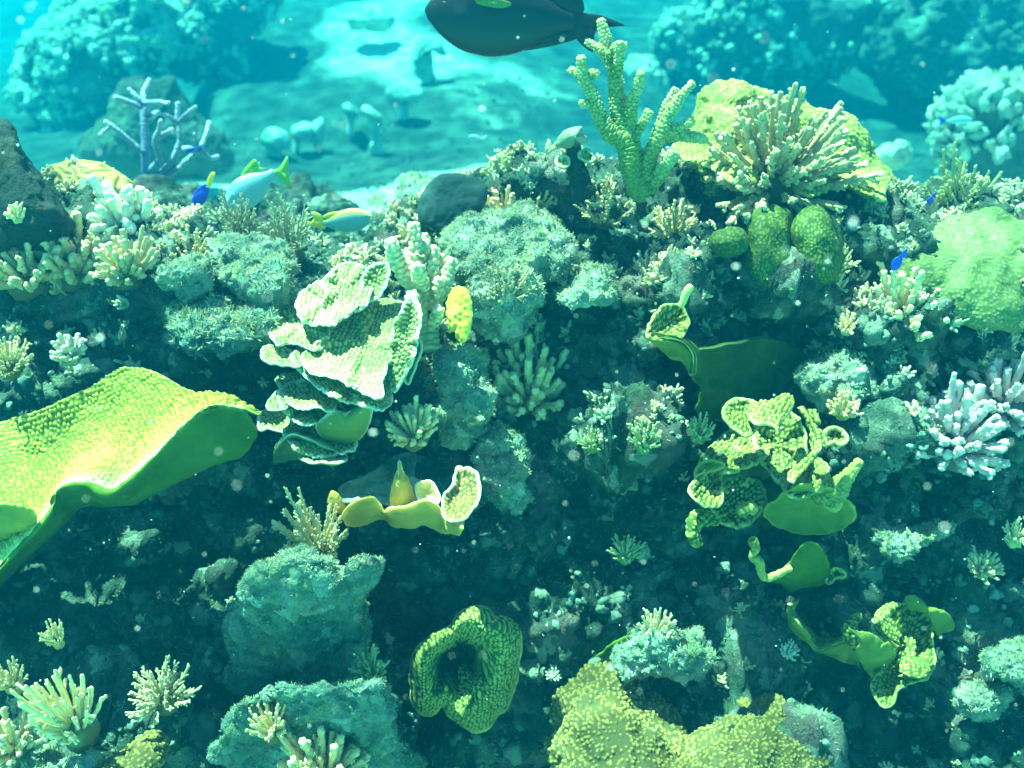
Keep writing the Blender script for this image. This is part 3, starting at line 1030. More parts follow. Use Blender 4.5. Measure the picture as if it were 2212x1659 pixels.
# --- pale stacked plates, centre
t = thing('plate_coral', 'pale mint green coral of overlapping knobbly plates in the middle of the reef', 'coral', at(720, 780, 2.45))
K = dict(bsize=0.0120, bh=0.0065)
_pale = t
leaf('plate', zz('b2', [(690, 90), (780, 45), (830, 60), (830, 150), (800, 230), (740, 290), (690, 290), (660, 200)]), 2.50, t, PALE, ay=-0.10, **K, seed=2)
leaf('plate', zz('b2', [(400, 160), (470, 95), (540, 45), (625, 38), (690, 85), (730, 200), (700, 300), (600, 370), (510, 415), (430, 430), (400, 330), (425, 240)]), 2.46, t, PALE, ay=-0.22, ax=0.03, bowl=0.02, wob=0.012, **K, seed=3)
leaf('plate', zz('b2', [(40, 460), (100, 400), (190, 335), (260, 300), (310, 275), (430, 290), (480, 400), (440, 520), (390, 600), (320, 600), (230, 570), (130, 575), (70, 510)]), 2.40, t, PALE, ay=-0.24, ax=-0.02, wob=0.012, **K, seed=4)
leaf('plate', zz('b2', [(10, 610), (40, 580), (135, 570), (230, 620), (290, 670), (260, 712), (180, 705), (80, 690), (20, 660)]), 2.30, t, PALE, ay=-0.30, bowl=0.02, **K, seed=5)
leaf('plate', zz('b2', [(275, 640), (350, 590), (430, 500), (500, 440), (600, 370), (700, 325), (800, 275), (870, 285), (950, 330), (985, 430), (940, 560), (880, 640), (830, 700), (800, 800), (790, 900), (720, 905), (640, 870), (540, 810), (430, 770), (330, 740)]), 2.30, t, PALE, ay=-0.23, ax=0.02, bowl=0.035, wob=0.014, **K, seed=6)
leaf('plate', zz('b2', [(930, 800), (935, 730), (965, 650), (1000, 560), (1030, 545), (1035, 600), (1010, 690), (985, 760), (960, 830)]), 2.30, t, PALE, ay=-0.02, ax=-0.05, bh=0, seed=7)
leaf('plate', zz('b2', [(105, 780), (190, 755), (280, 760), (350, 800), (430, 850), (500, 930), (470, 990), (380, 975), (290, 980), (200, 960), (140, 870)]), 2.28, t, PALE, ay=-0.30, **K, seed=8)
leaf('plate', zz('b2', [(50, 970), (80, 905), (140, 850), (175, 880), (190, 960), (140, 985)]), 2.26, t, PALE, ay=-0.30, bh=0.001, seed=9)
leaf('plate', zz('b2', [(370, 1085), (410, 1040), (480, 995), (550, 1015), (610, 1005), (690, 960), (730, 985), (715, 1060), (690, 1120), (640, 1175), (560, 1205), (480, 1180), (420, 1170), (380, 1130)]), 2.22, t, (M['pale_under'], M['pale']), ay=0.10, bowl=-0.02, bh=0, toward='away', seed=10)
sheet('plate', [
    [p + (2.40,) for p in zz('b2', [(90, 1330), (150, 1330), (260, 1320), (400, 1330), (560, 1330)])],
    [p + (2.30,) for p in zz('b2', [(100, 1290), (170, 1260), (260, 1280), (400, 1290), (560, 1300)])],
    [p + (2.22,) for p in zz('b2', [(110, 1240), (195, 1155), (300, 1180), (430, 1235), (565, 1285)])],
    [p + (2.26,) for p in zz('b2', [(150, 1180), (220, 1135), (330, 1150), (440, 1200), (560, 1240)])],
    [p + (2.40,) for p in zz('b2', [(150, 1130), (230, 1100), (330, 1110), (440, 1160), (560, 1200)])],
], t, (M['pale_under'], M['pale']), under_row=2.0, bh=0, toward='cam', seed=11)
leaf('plate', zz('b2', [(255, 1300), (330, 1275), (450, 1280), (540, 1270), (570, 1300), (500, 1330), (350, 1325)]), 2.20, t, PALE, ay=-0.4, bh=0.003, seed=12)
leaf('plate', zz('b2', [(0, 1110), (60, 1100), (130, 1130), (200, 1120), (250, 1010), (180, 990), (60, 990), (0, 1010)]), 2.33, t, PALE, ay=-0.2, **K, seed=13)

for q_, Y_, ay_, ax_, sd_ in (
        ([(630, 770), (700, 742), (770, 748), (835, 790), (852, 840), (820, 880), (750, 868), (680, 830)], 2.25, -0.22, 0.03, 31),
        ([(850, 700), (885, 640), (905, 670), (900, 740), (880, 800), (850, 850), (838, 790)], 2.27, -0.06, -0.12, 32),
        ([(600, 845), (660, 820), (720, 850), (745, 895), (690, 915), (630, 905)], 2.26, -0.17, 0.03, 33),
        ([(610, 925), (680, 900), (745, 925), (770, 965), (700, 985), (640, 970)], 2.26, -0.20, 0.03, 34),
        ([(640, 640), (700, 600), (760, 612), (770, 660), (715, 700), (655, 695)], 2.42, -0.26, 0.0, 35)):
    leaf('plate', q_, Y_, _pale, PALE, ay=ay_, ax=ax_, wob=0.014, rag=0.07, **K, seed=sd_)

# --- pale yellow ruffled cup, centre bottom
t = thing('cup_coral', 'golden yellow ruffled cup coral with a pointed cone and one bright upright lobe', 'coral', at(870, 1120, 2.24))
Y2 = dict(bh=0.002, bsize=0.011)
leaf('lobe', zz('b2', [(900, 1312), (925, 1360), (965, 1430), (1000, 1520), (1015, 1600), (960, 1680), (860, 1680), (840, 1560), (865, 1420), (885, 1350)]), 2.11, t, (M['gold'], M['yellow']), ay=0.02, bowl=-0.03, **Y2, seed=1)
leaf('lobe', zz('b2', [(435, 1590), (450, 1530), (475, 1505), (520, 1540), (560, 1600), (570, 1660), (510, 1665), (460, 1640)]), 2.15, t, (M['gold'], M['yellow']), ay=0.02, bowl=-0.02, **Y2, seed=2)
sheet('lip', [
    [(790, 1110, 2.25), (800, 1105, 2.25), (815, 1100, 2.25), (835, 1100, 2.25), (850, 1105, 2.25), (870, 1105, 2.25), (895, 1100, 2.25), (930, 1100, 2.25), (960, 1100, 2.23), (985, 1095, 2.21), (1000, 1090, 2.19)],
    [(765, 1112, 2.13), (775, 1098, 2.13), (795, 1090, 2.14), (815, 1092, 2.15), (832, 1102, 2.16), (850, 1102, 2.15), (880, 1096, 2.14), (918, 1092, 2.13), (950, 1105, 2.12), (975, 1110, 2.10), (1005, 1100, 2.07)],
    [(737, 1118, 2.06), (752, 1093, 2.04), (780, 1076, 2.03), (812, 1074, 2.04), (828, 1104, 2.09), (842, 1096, 2.06), (880, 1092, 2.01), (922, 1077, 2.01), (955, 1104, 2.04), (972, 1126, 2.00), (1000, 1136, 1.96)],
    [(742, 1128, 2.07), (757, 1116, 2.06), (785, 1106, 2.05), (812, 1100, 2.06), (828, 1112, 2.10), (842, 1116, 2.07), (880, 1118, 2.03), (920, 1108, 2.03), (948, 1126, 2.05), (968, 1142, 2.01), (995, 1152, 1.97)],
    [(748, 1136, 2.12), (765, 1138, 2.11), (790, 1132, 2.11), (812, 1122, 2.12), (830, 1122, 2.14), (848, 1136, 2.12), (880, 1142, 2.10), (915, 1132, 2.09), (942, 1144, 2.09), (966, 1153, 2.05), (992, 1158, 2.01)],
    [(760, 1132, 2.25), (775, 1130, 2.25), (795, 1126, 2.25), (812, 1118, 2.25), (832, 1118, 2.25), (855, 1126, 2.25), (880, 1128, 2.25), (910, 1124, 2.25), (938, 1134, 2.23), (962, 1140, 2.19), (990, 1148, 2.15)],
], t, (M['yellow'], M['gold']), under_row=2.0, bh=0.0015, rim_edges=('u0', 'u1'), seed=4)
leaf('lobe', zz('b2', [(1250, 1480), (1262, 1400), (1278, 1352), (1310, 1372), (1345, 1362), (1390, 1400), (1412, 1490), (1405, 1570), (1360, 1640), (1320, 1690), (1240, 1700), (1180, 1660), (1190, 1560)]), 2.05, t, (M['cream'], M['yellow']), ay=-0.14, bowl=0.03, bsize=0.012, bh=0.003, seed=6)
leaf('lobe', zz('b2', [(1012, 1490), (1045, 1460), (1100, 1452), (1130, 1500), (1150, 1570), (1100, 1600), (1040, 1570)]), 2.11, t, YELLOW, ay=-0.05, **Y2, seed=7)
leaf('plate', zz('b2', [(500, 1500), (620, 1440), (760, 1370), (860, 1290), (960, 1260), (1010, 1290), (1000, 1420), (1100, 1480), (1080, 1560), (900, 1600), (700, 1560), (560, 1580)]), 2.23, t, (M['pale_rock'], M['turf_rock']), ay=-0.22, bowl=0.03, bh=0, seed=8)

# --- upright yellow oval plate
t = tag(leaf('plate_coral', zz('b2', [(1190, 300), (1225, 240), (1270, 200), (1330, 215), (1365, 290), (1375, 380), (1360, 470), (1335, 540), (1300, 570), (1265, 545), (1250, 500), (1215, 500), (1205, 420), (1200, 340)]), 2.33, None, (M['oval'], M['oval']), ay=-0.03, ax=-0.10, bowl=-0.02, bsize=0.02, bh=0.003, seed=3),
        'upright yellow oval plate coral beside the dark knobbed finger coral', 'coral')

# --- donut shaped green cup, bottom centre
t = thing('cup_coral', 'round dark green cup coral folded like a doughnut at the bottom centre', 'coral', at(1000, 1450, 2.2))
_o = zz('c2', [(1240, 735), (1285, 670), (1340, 630), (1400, 618), (1470, 640), (1515, 690), (1570, 690), (1630, 720), (1680, 790), (1690, 880), (1670, 1000), (1660, 1110), (1610, 1230), (1580, 1290), (1530, 1320), (1490, 1390), (1430, 1425), (1350, 1420), (1270, 1370), (1210, 1310), (1180, 1265), (1145, 1290), (1100, 1330), (1030, 1310), (985, 1240), (970, 1140), (968, 1040), (980, 960), (1010, 890), (1060, 850), (1110, 810), (1170, 770)])
_c = np.array(zz('c2', [(1250, 930)])[0])
_O = np.array(_o)
def _ring(k, Y, sh=(0, 0)): return [(_c[0] + (p[0] - _c[0]) * k + sh[0], _c[1] + (p[1] - _c[1]) * k + sh[1], Y + 0.0007 * (_c[1] + 40 - p[1]) * -0.25) for p in list(_O) + [tuple(_O[0])]]
_rows = [_ring(0.05, 2.28), _ring(0.24, 2.25), _ring(0.36, 2.09), _ring(0.64, 1.99), _ring(0.90, 2.02), _ring(1.0, 2.09), _ring(0.97, 2.14), _ring(0.80, 2.22), _ring(0.55, 2.30)]
G_, t_ = rows_grid(_rows)
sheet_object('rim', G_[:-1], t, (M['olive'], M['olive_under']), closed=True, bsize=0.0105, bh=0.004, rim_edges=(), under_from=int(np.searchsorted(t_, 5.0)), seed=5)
leaf('fold', zz('c2', [(1290, 1000), (1330, 1030), (1370, 1080), (1430, 1020), (1490, 930), (1540, 940), (1540, 1030), (1480, 1130), (1430, 1200), (1370, 1180), (1330, 1260), (1310, 1330), (1270, 1290), (1250, 1220), (1290, 1130)]), 2.03, t, OLIVE, ay=-0.16, bowl=-0.03, bsize=0.0105, bh=0.006, rim_edges=(), seed=6)
leaf('fold', zz('c2', [(1380, 800), (1440, 730), (1540, 690), (1640, 730), (1680, 800), (1640, 850), (1540, 850), (1440, 850)]), 2.02, t, OLIVE, ay=-0.12, bowl=-0.02, bsize=0.0105, bh=0.005, rim_edges=(), seed=7)
leaf('fold', zz('c2', [(1245, 745), (1300, 665), (1390, 622), (1480, 650), (1510, 700), (1430, 750), (1400, 810), (1300, 800)]), 2.05, t, OLIVE, ay=-0.05, bowl=-0.02, bh=0.003, seed=8)

# --- spotted leaf with the big dark green plate, right of centre
t = thing('plate_coral', 'large shaded dark green plate coral with one spotted white rimmed lobe, right of centre', 'coral', at(1600, 800, 2.5))
sheet('plate', [
    [(1490, 759, 2.38), (1570, 746, 2.44), (1650, 732, 2.50), (1710, 746, 2.54), (1760, 780, 2.58)],
    [(1500, 790, 2.39), (1580, 783, 2.47), (1660, 786, 2.54), (1720, 814, 2.58), (1765, 834, 2.60)],
    [(1500, 814, 2.40), (1565, 820, 2.49), (1640, 834, 2.56), (1705, 851, 2.59), (1760, 861, 2.62)],
    [(1520, 844, 2.42), (1570, 858, 2.50), (1630, 868, 2.56), (1700, 875, 2.60), (1750, 880, 2.62)],
    [(1505, 880, 2.44), (1540, 892, 2.50), (1590, 902, 2.55), (1650, 892, 2.58), (1735, 888, 2.60)],
    [(1514, 895, 2.45), (1548, 905, 2.49), (1580, 910, 2.52), (1645, 902, 2.56), (1728, 895, 2.58)],
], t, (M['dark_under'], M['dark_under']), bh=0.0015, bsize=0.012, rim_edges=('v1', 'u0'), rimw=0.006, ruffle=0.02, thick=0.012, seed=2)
leaf('lobe', zz('b3', [(838, 490), (860, 430), (890, 375), (950, 330), (1010, 315), (1055, 322), (1090, 400), (1095, 450), (1060, 520), (1000, 545), (950, 540), (850, 535)]), 2.20, t, (M['olive'], M['olive_under']), ay=-0.12, ax=0.10, bowl=0.05, bsize=0.014, bh=0.006, rimw=0.012, seed=3)
sheet('lip', [
    [p + (2.34,) for p in zz('b3', [(890, 590), (980, 660), (1060, 690), (1090, 740), (1110, 780)])],
    [p + (2.24,) for p in zz('b3', [(870, 565), (960, 600), (1040, 620), (1080, 690), (1105, 770)])],
    [p + (2.15,) for p in zz('b3', [(842, 530), (950, 535), (1060, 565), (1125, 650), (1115, 765)])],
    [p + (2.18,) for p in zz('b3', [(850, 525), (960, 520), (1080, 555), (1145, 650), (1135, 765)])],
    [p + (2.32,) for p in zz('b3', [(880, 500), (980, 500), (1100, 540), (1180, 650), (1180, 760)])],
], t, (M['olive_under'], M['olive']), under_row=2.0, bh=0, seed=4)
link('tip', (lambda a: a.mesh('tip', [M['olive']]))((lambda a: (a.add(*(lambda r: (r[0], r[1], r[2]))(tube(at(*np.array([p + (2.22,) for p in zz('b3', [(1040, 330), (1062, 300), (1075, 255), (1100, 215)])]).T), [0.007, 0.007, 0.009, 0.010], 12, 0.002)), tip=0.8, rim=0.6), a)[1])(Acc())), t)

# --- folded lettuce coral, right
t = thing('lettuce_coral', 'tangled olive lettuce coral with many white edged folds and knobs, right of centre', 'coral', at(1680, 1050, 2.5))
L = dict(bsize=0.0125, bh=0.0075, thick=0.013)
leaf('lobe', zz('b3', [(1325, 1020), (1335, 960), (1400, 922), (1470, 925), (1530, 945), (1570, 1000), (1545, 1080), (1480, 1150), (1420, 1120), (1370, 1080)]), 2.25, t, OLIVE, ay=-0.18, bowl=0.03, **L, seed=1)
leaf('lobe', zz('b4', [(-90, 950), (0, 935), (70, 920), (140, 886), (190, 925), (170, 1000), (120, 1050), (80, 1110), (20, 1080), (-60, 1080), (-120, 1010)]), 2.23, t, OLIVE, ay=-0.30, bowl=-0.02, **L, seed=2)
leaf('lobe', zz('b4', [(195, 968), (260, 985), (330, 985), (355, 1060), (340, 1110), (380, 1150), (375, 1220), (300, 1290), (290, 1180), (275, 1090), (235, 1020)]), 2.20, t, OLIVE, ay=-0.20, ax=-0.10, bowl=-0.03, **L, seed=3)
leaf('lobe', zz('b4', [(375, 1150), (430, 1112), (490, 1130), (522, 1178), (480, 1205), (450, 1190), (400, 1210)]), 2.15, t, OLIVE, ay=-0.10, bowl=0.03, **L, seed=4)
leaf('lobe', zz('b4', [(300, 1260), (375, 1200), (420, 1190), (380, 1260), (300, 1330), (250, 1390), (190, 1450), (140, 1420), (180, 1360), (240, 1310)]), 2.19, t, OLIVE, ay=-0.30, bowl=-0.02, **L, seed=5)
leaf('lobe', zz('b4', [(290, 1480), (320, 1445), (365, 1440), (400, 1475), (370, 1520), (330, 1530)]), 2.15, t, OLIVE, ay=-0.2, bowl=-0.02, **L, seed=6)
leaf('lobe', zz('b3', [(1112, 1510), (1130, 1460), (1180, 1400), (1250, 1362), (1325, 1352), (1330, 1370), (1300, 1440), (1310, 1540), (1290, 1610), (1210, 1610), (1150, 1580)]), 2.13, t, OLIVE, ay=-0.17, ax=0.10, bowl=0.04, bsize=0.014, bh=0.006, rimw=0.012, seed=7)
leaf('lobe', zz('b3', [(1140, 1385), (1180, 1335), (1260, 1315), (1330, 1345), (1290, 1365), (1200, 1395), (1150, 1430)]), 2.17, t, OUNDER, ay=-0.1, bh=0, seed=8)
leaf('lobe', zz('c3', [(1078, 130), (1090, 60), (1140, 5), (1200, 5), (1260, 30), (1305, 70), (1270, 88), (1200, 75), (1170, 110), (1165, 170), (1190, 235), (1150, 255), (1105, 225)]), 2.10, t, OLIVE, ay=-0.06, ax=0.08, bowl=-0.03, bsize=0.012, bh=0.006, rimw=0.01, seed=9, center=np.array(zz('c3', [(1135, 110)])[0]))
_a = Acc()
for q, r in (([(400, 1590), (430, 1530), (480, 1480), (530, 1420), (570, 1370), (595, 1335)], [0.022, 0.030, 0.028, 0.018, 0.013, 0.010]), ([(300, 1560), (340, 1540), (380, 1550), (440, 1590)], [0.018, 0.02, 0.022, 0.02])):
    C_ = even_curve(at(*np.array([p + (2.2,) for p in zz('b4', q)]).T), 40)
    v_ = tube(C_, np.interp(np.linspace(0, 1, 40), np.linspace(0, 1, len(r)), r), 34, 0.004, 0.011, 3)
    _a.add(v_[0], v_[1], v_[2], tip=v_[3], rim=0)
link('finger', _a.mesh('finger', [M['olive']]), t)
_a = Acc()
for q, r in (([(1430, 690), (1445, 660), (1475, 640), (1500, 645)], [0.012, 0.014, 0.015, 0.012]),):
    C_ = even_curve(at(*np.array([p + (2.2,) for p in zz('b3', [(x, y + 980) for x, y in q])]).T), 20)
    v_ = tube(C_, np.full(20, 0.014), 24, 0.004, 0.011, 4); _a.add(v_[0], v_[1], v_[2], tip=v_[3], rim=0)
link('finger', _a.mesh('finger', [M['olive']]), t)
leaf('plate', [(1650, 1110), (1700, 1060), (1770, 1050), (1830, 1080), (1850, 1110), (1830, 1140), (1760, 1158), (1690, 1145)], 2.22, t, OUNDER, ay=0.10, bh=0, seed=11)
leaf('plate', [(1560, 1000), (1640, 960), (1720, 980), (1750, 1050), (1700, 1100), (1620, 1110), (1560, 1080)], 2.36, t, OUNDER, ay=0.02, bh=0, seed=12)
for q_, Y_, ay_, sd_ in (
        ([(1520, 985), (1560, 940), (1620, 905), (1660, 930), (1650, 985), (1600, 1010), (1545, 1015)], 2.33, -0.26, 21),
        ([(1640, 900), (1700, 885), (1740, 930), (1735, 1000), (1690, 1040), (1650, 1000), (1630, 950)], 2.33, -0.10, 22),
        ([(1545, 1060), (1590, 1030), (1650, 1050), (1640, 1110), (1590, 1135), (1545, 1110)], 2.26, -0.08, 23),
        ([(1690, 1010), (1740, 985), (1790, 1000), (1775, 1050), (1720, 1075), (1690, 1050)], 2.28, -0.28, 24)):
    leaf('lobe', q_, Y_, t, OLIVE, ay=ay_, bowl=0.03, wob=0.012, rag=0.06, **L, seed=sd_)
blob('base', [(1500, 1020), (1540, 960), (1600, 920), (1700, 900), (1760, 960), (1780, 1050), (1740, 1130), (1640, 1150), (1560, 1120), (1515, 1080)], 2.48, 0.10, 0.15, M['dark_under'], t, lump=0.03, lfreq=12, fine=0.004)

# --- green leaf, lower right
t = thing('plate_coral', 'smooth green scoop of plate coral with a bright rim below the lettuce coral', 'coral', at(1720, 1240, 2.3))
leaf('plate', zz('c4', [(-30, 455), (30, 425), (90, 390), (150, 335), (200, 270), (240, 228), (290, 214), (345, 240), (395, 295), (420, 370), (425, 430), (395, 480), (330, 500), (240, 515), (150, 550), (115, 500), (30, 480)]), 2.16, t, UNDER, ay=0.16, bowl=-0.03, bh=0, rimw=0.012, seed=1)
_a = Acc()
for q, r in (([(1500, 190), (1530, 250), (1500, 300), (1545, 330), (1560, 400), (1590, 440), (1650, 425), (1740, 380)], 0.009),):
    C_ = even_curve(at(*np.array([p + (2.12,) for p in zz('c3', q)]).T), 50)
    v_ = tube(C_, r * (1 + 0.35 * vnoise(C_ * 60, 3)), 14, 0.003, 0.010, 3); _a.add(v_[0], v_[1], v_[2], tip=v_[3], rim=0.05)
link('rim', _a.mesh('rim', [M['olive']]), t)
leaf('lobe', zz('c4', [(425, 400), (455, 380), (500, 405), (510, 425), (470, 430), (430, 450), (400, 480), (390, 450)]), 2.18, t, OLIVE, ay=-0.05, bh=0.002, seed=3)

# --- ruffled plate, lower right
t = thing('plate_coral', 'wavy green ruffled plate coral with drooping pale edged tongue at the lower right', 'coral', at(1900, 1400, 2.35))
leaf('plate', zz('c4', [(690, 720), (740, 640), (830, 605), (900, 610), (1000, 650), (1060, 740), (1075, 820), (1080, 890), (1085, 950), (1060, 1020), (1025, 1090), (960, 1110), (890, 1130), (830, 1175), (815, 1240), (780, 1268), (735, 1235), (695, 1150), (690, 1095), (750, 1040), (800, 940), (780, 850), (700, 790)]), 2.13, t, OLIVE, ay=-0.14, bowl=0.05, wob=0.012, bsize=0.0115, bh=0.0045, rimw=0.010, center=np.array(zz('c4', [(920, 880)])[0]), seed=1)
leaf('lobe', zz('c4', [(890, 580), (940, 548), (985, 565), (1040, 620), (1110, 630), (1180, 670), (1215, 735), (1190, 790), (1100, 810), (1060, 740), (1000, 650), (920, 640)]), 2.20, t, (M['olive_under'], M['olive']), ay=0.06, bowl=-0.03, bh=0, rimw=0.010, seed=2)
leaf('lobe', zz('c4', [(525, 758), (600, 775), (700, 800), (760, 850), (800, 848), (835, 885), (850, 940), (800, 1000), (720, 1060), (690, 1100), (640, 1040), (590, 960), (580, 900), (595, 850)]), 2.04, t, (M['olive_under'], M['olive']), ay=0.10, bowl=-0.04, bh=0, rimw=0.010, seed=3)
leaf('fold', zz('c4', [(860, 1000), (900, 900), (900, 820), (930, 790), (960, 850), (955, 960), (1000, 1020), (1075, 950), (1060, 1030), (1020, 1080), (950, 1080), (880, 1060)]), 2.07, t, OLIVE, ay=-0.20, bowl=-0.02, bsize=0.0115, bh=0.006, rim_edges=(), seed=4)
leaf('lobe', zz('c4', [(485, 800), (500, 730), (550, 675), (610, 655), (628, 680), (590, 720), (590, 780), (600, 850), (570, 895), (510, 870)]), 2.14, t, OLIVE, ay=-0.08, bowl=-0.03, bsize=0.0115, bh=0.005, seed=5)
leaf('fold', zz('c4', [(680, 720), (740, 640), (820, 600), (850, 620), (800, 670), (730, 730)]), 2.10, t, OLIVE, ay=-0.2, bowl=-0.02, bsize=0.0115, bh=0.006, seed=6)
sheet('ribbon', [
    [p + (2.32,) for p in zz('c4', [(190, 560), (190, 660), (300, 790), (350, 830), (430, 830), (500, 820), (590, 850)])],
    [p + (2.24,) for p in zz('c4', [(210, 575), (180, 660), (285, 780), (340, 845), (430, 845), (500, 825), (585, 860)])],
    [p + (2.13,) for p in zz('c4', [(165, 610), (165, 680), (262, 775), (330, 895), (430, 868), (510, 838), (590, 890)])],
    [p + (2.15,) for p in zz('c4', [(155, 650), (160, 720), (245, 830), (340, 910), (440, 900), (520, 890), (590, 930)])],
    [p + (2.26,) for p in zz('c4', [(140, 700), (170, 790), (260, 850), (380, 930), (480, 980), (560, 1000), (610, 1020)])],
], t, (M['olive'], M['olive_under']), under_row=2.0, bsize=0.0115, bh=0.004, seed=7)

# ================================================================== rocks, boulders and massive corals
def rock(name, pts, Y, df, db, mat, label, cat='rock', group=None, fuzz=0, fuzz_size=0.012, **kw):
    P = np.array([p[:2] for p in pts], float)
    if fuzz:
        t = thing(name, label, cat, at(P[:, 0].mean(), P[:, 1].max(), Y), group)
        me, G = blob('body', pts, Y, df, db, mat, loose=True, **kw)
        link('body', me, t)
        rng = np.random.default_rng(int(P[0, 0]) + 5)
        nn = normals_of(G, True)
        c = G.reshape(-1, 3).mean(0)
        sgn = 1 if (nn * (G - c)).sum(-1).mean() > 0 else -1
        w = np.clip(0.25 + nn[..., 2] * sgn, 0.05, 1) if mat is not M['turf_rock'] else np.clip(nn[..., 2] * sgn - .1, 0.03, 1)
        q, n = sample_grid(G, fuzz, rng, w)
        link('algae_turf', blades(q, n * sgn, fuzz_size * (0.7 if mat is M['pale_rock'] else 1), rng, M['pale_turf' if mat in (M['pale_rock'], M['turf_rock']) else 'turf'], 'algae_turf'), t, kind='stuff')
        return t
    return tag(blob(name, pts, Y, df, db, mat, **kw), label, cat, group)


# dome with a brown bush on top, upper right
t = thing('dome_coral', 'great yellow green dome coral with a broken knobbly skirt at the upper right', 'coral', at(1740, 500, 3.0))
blob('body', [(1478, 330), (1498, 260), (1515, 205), (1560, 178), (1620, 184), (1670, 205), (1720, 220), (1780, 232), (1830, 258), (1875, 310), (1915, 365), (1950, 415), (1985, 475), (1960, 540), (1860, 560), (1700, 540), (1560, 500), (1490, 430)],
     3.02, 0.16, 0.26, M['mound'], t, lump=0.026, lfreq=10, fine=0.003, bsize=0.012, bh=0.004, cell=0.02, csize=0.09, ay=-0.04, seed=4)
leaf('skirt', [(1690, 350), (1740, 345), (1800, 330), (1850, 345), (1900, 365), (1922, 395), (1918, 425), (1890, 430), (1860, 415), (1800, 400), (1760, 425), (1735, 420), (1700, 400)], 2.78, t, (M['mound'], M['olive_under']), ay=-0.28, bowl=-0.03, bsize=0.013, bh=0.006, rag=0.09, wob=0.012, thick=0.014, seed=3)
leaf('skirt', [(1450, 310), (1490, 300), (1560, 310), (1620, 330), (1640, 380), (1580, 390), (1530, 360), (1480, 345)], 2.80, t, (M['mound'], M['olive_under']), ay=-0.3, bowl=-0.02, bsize=0.013, bh=0.006, rag=0.09, thick=0.014, seed=5)

# three green lobes under it
t = thing('lobe_coral', 'cluster of smooth dark green lobes with speckled tops under the big dome', 'coral', at(1700, 640, 2.8))
LB = dict(lump=0.014, lfreq=9, fine=0.001, bsize=0.0085, bh=0.0015)
blob('lobe', [(1538, 530), (1545, 500), (1575, 488), (1608, 495), (1618, 520), (1605, 545), (1570, 552)], 2.54, .06, .10, M['dark_lobe'], t, **LB, seed=1)
blob('lobe', [(1612, 560), (1617, 500), (1630, 462), (1670, 448), (1705, 465), (1715, 520), (1710, 600), (1660, 625), (1625, 610)], 2.57, .08, .12, M['dark_lobe'], t, **LB, seed=2)
blob('lobe', [(1712, 500), (1730, 462), (1765, 447), (1800, 460), (1818, 500), (1812, 580), (1790, 620), (1740, 610), (1715, 560)], 2.57, .08, .12, M['dark_lobe'], t, **LB, seed=3)
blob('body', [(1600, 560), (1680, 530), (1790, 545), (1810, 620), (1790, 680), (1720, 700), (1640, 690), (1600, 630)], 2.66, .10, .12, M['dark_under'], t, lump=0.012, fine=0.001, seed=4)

rock('boulder', [(-80, 250), (0, 255), (30, 285), (60, 345), (95, 395), (135, 450), (150, 490), (120, 530), (40, 550), (-80, 540)], 2.66, .12, .3, M['dark_rock'], 'dark bare boulder sloping in from the left edge', lump=0.015, fine=0.004)
t = rock('brain_coral', [(80, 385), (100, 365), (150, 353), (205, 356), (245, 372), (280, 395), (300, 425), (270, 450), (190, 455), (120, 435), (88, 410)], 2.95, .10, .14, M['cream'], 'tan brain coral with winding ridges behind the dark boulder', 'coral', lump=0.008, fine=0.001, meander=(95, 0.009))
rock('mound_coral', [(1893, 545), (1925, 510), (1975, 485), (2040, 473), (2110, 470), (2180, 480), (2280, 500), (2300, 620), (2260, 700), (2150, 715), (2060, 690), (1990, 640), (1920, 590)], 2.63, .10, .2, M['pale_mound'], 'pale green mound coral at the right edge with a blue fish over it', 'coral', lump=0.04, lfreq=6, fine=0.004, bsize=0.010, bh=0.002, ay=-0.12, seed=9)
rock('massive_coral', [(1190, 1640), (1190, 1580), (1210, 1520), (1250, 1485), (1290, 1465), (1340, 1468), (1390, 1500), (1440, 1540), (1490, 1595), (1500, 1640), (1480, 1720), (1300, 1740), (1200, 1700)], 1.98, .11, .25, M['cream'], 'lumpy tan massive coral with honeycomb bumps at the bottom edge, left of its twin', 'coral', ay=-0.13, lump=0.045, lfreq=7, fine=0.003, bsize=0.0120, bh=0.0065, seed=2, step=2.0, maxn=420)
rock('massive_coral', [(1420, 1680), (1490, 1600), (1560, 1535), (1620, 1515), (1680, 1520), (1730, 1560), (1765, 1610), (1775, 1680), (1740, 1730), (1560, 1750), (1440, 1730)], 1.90, .10, .28, M['cream'], 'broad tan massive coral with a rounded right shoulder at the bottom edge', 'coral', ay=-0.13, lump=0.05, lfreq=7, fine=0.003, bsize=0.0110, bh=0.0055, seed=6, step=2.0, maxn=420)
leaf_t = tag(leaf('plate_coral', [(1195, 1620), (1180, 1560), (1200, 1500), (1262, 1440), (1330, 1385), (1420, 1375), (1470, 1440), (1480, 1500), (1400, 1560), (1260, 1640)], 2.26, None, UNDER, ay=0.03, bowl=-0.02, bh=0, rimw=0.006, seed=8), 'thin dark green plate standing behind the honeycomb massive coral', 'coral')

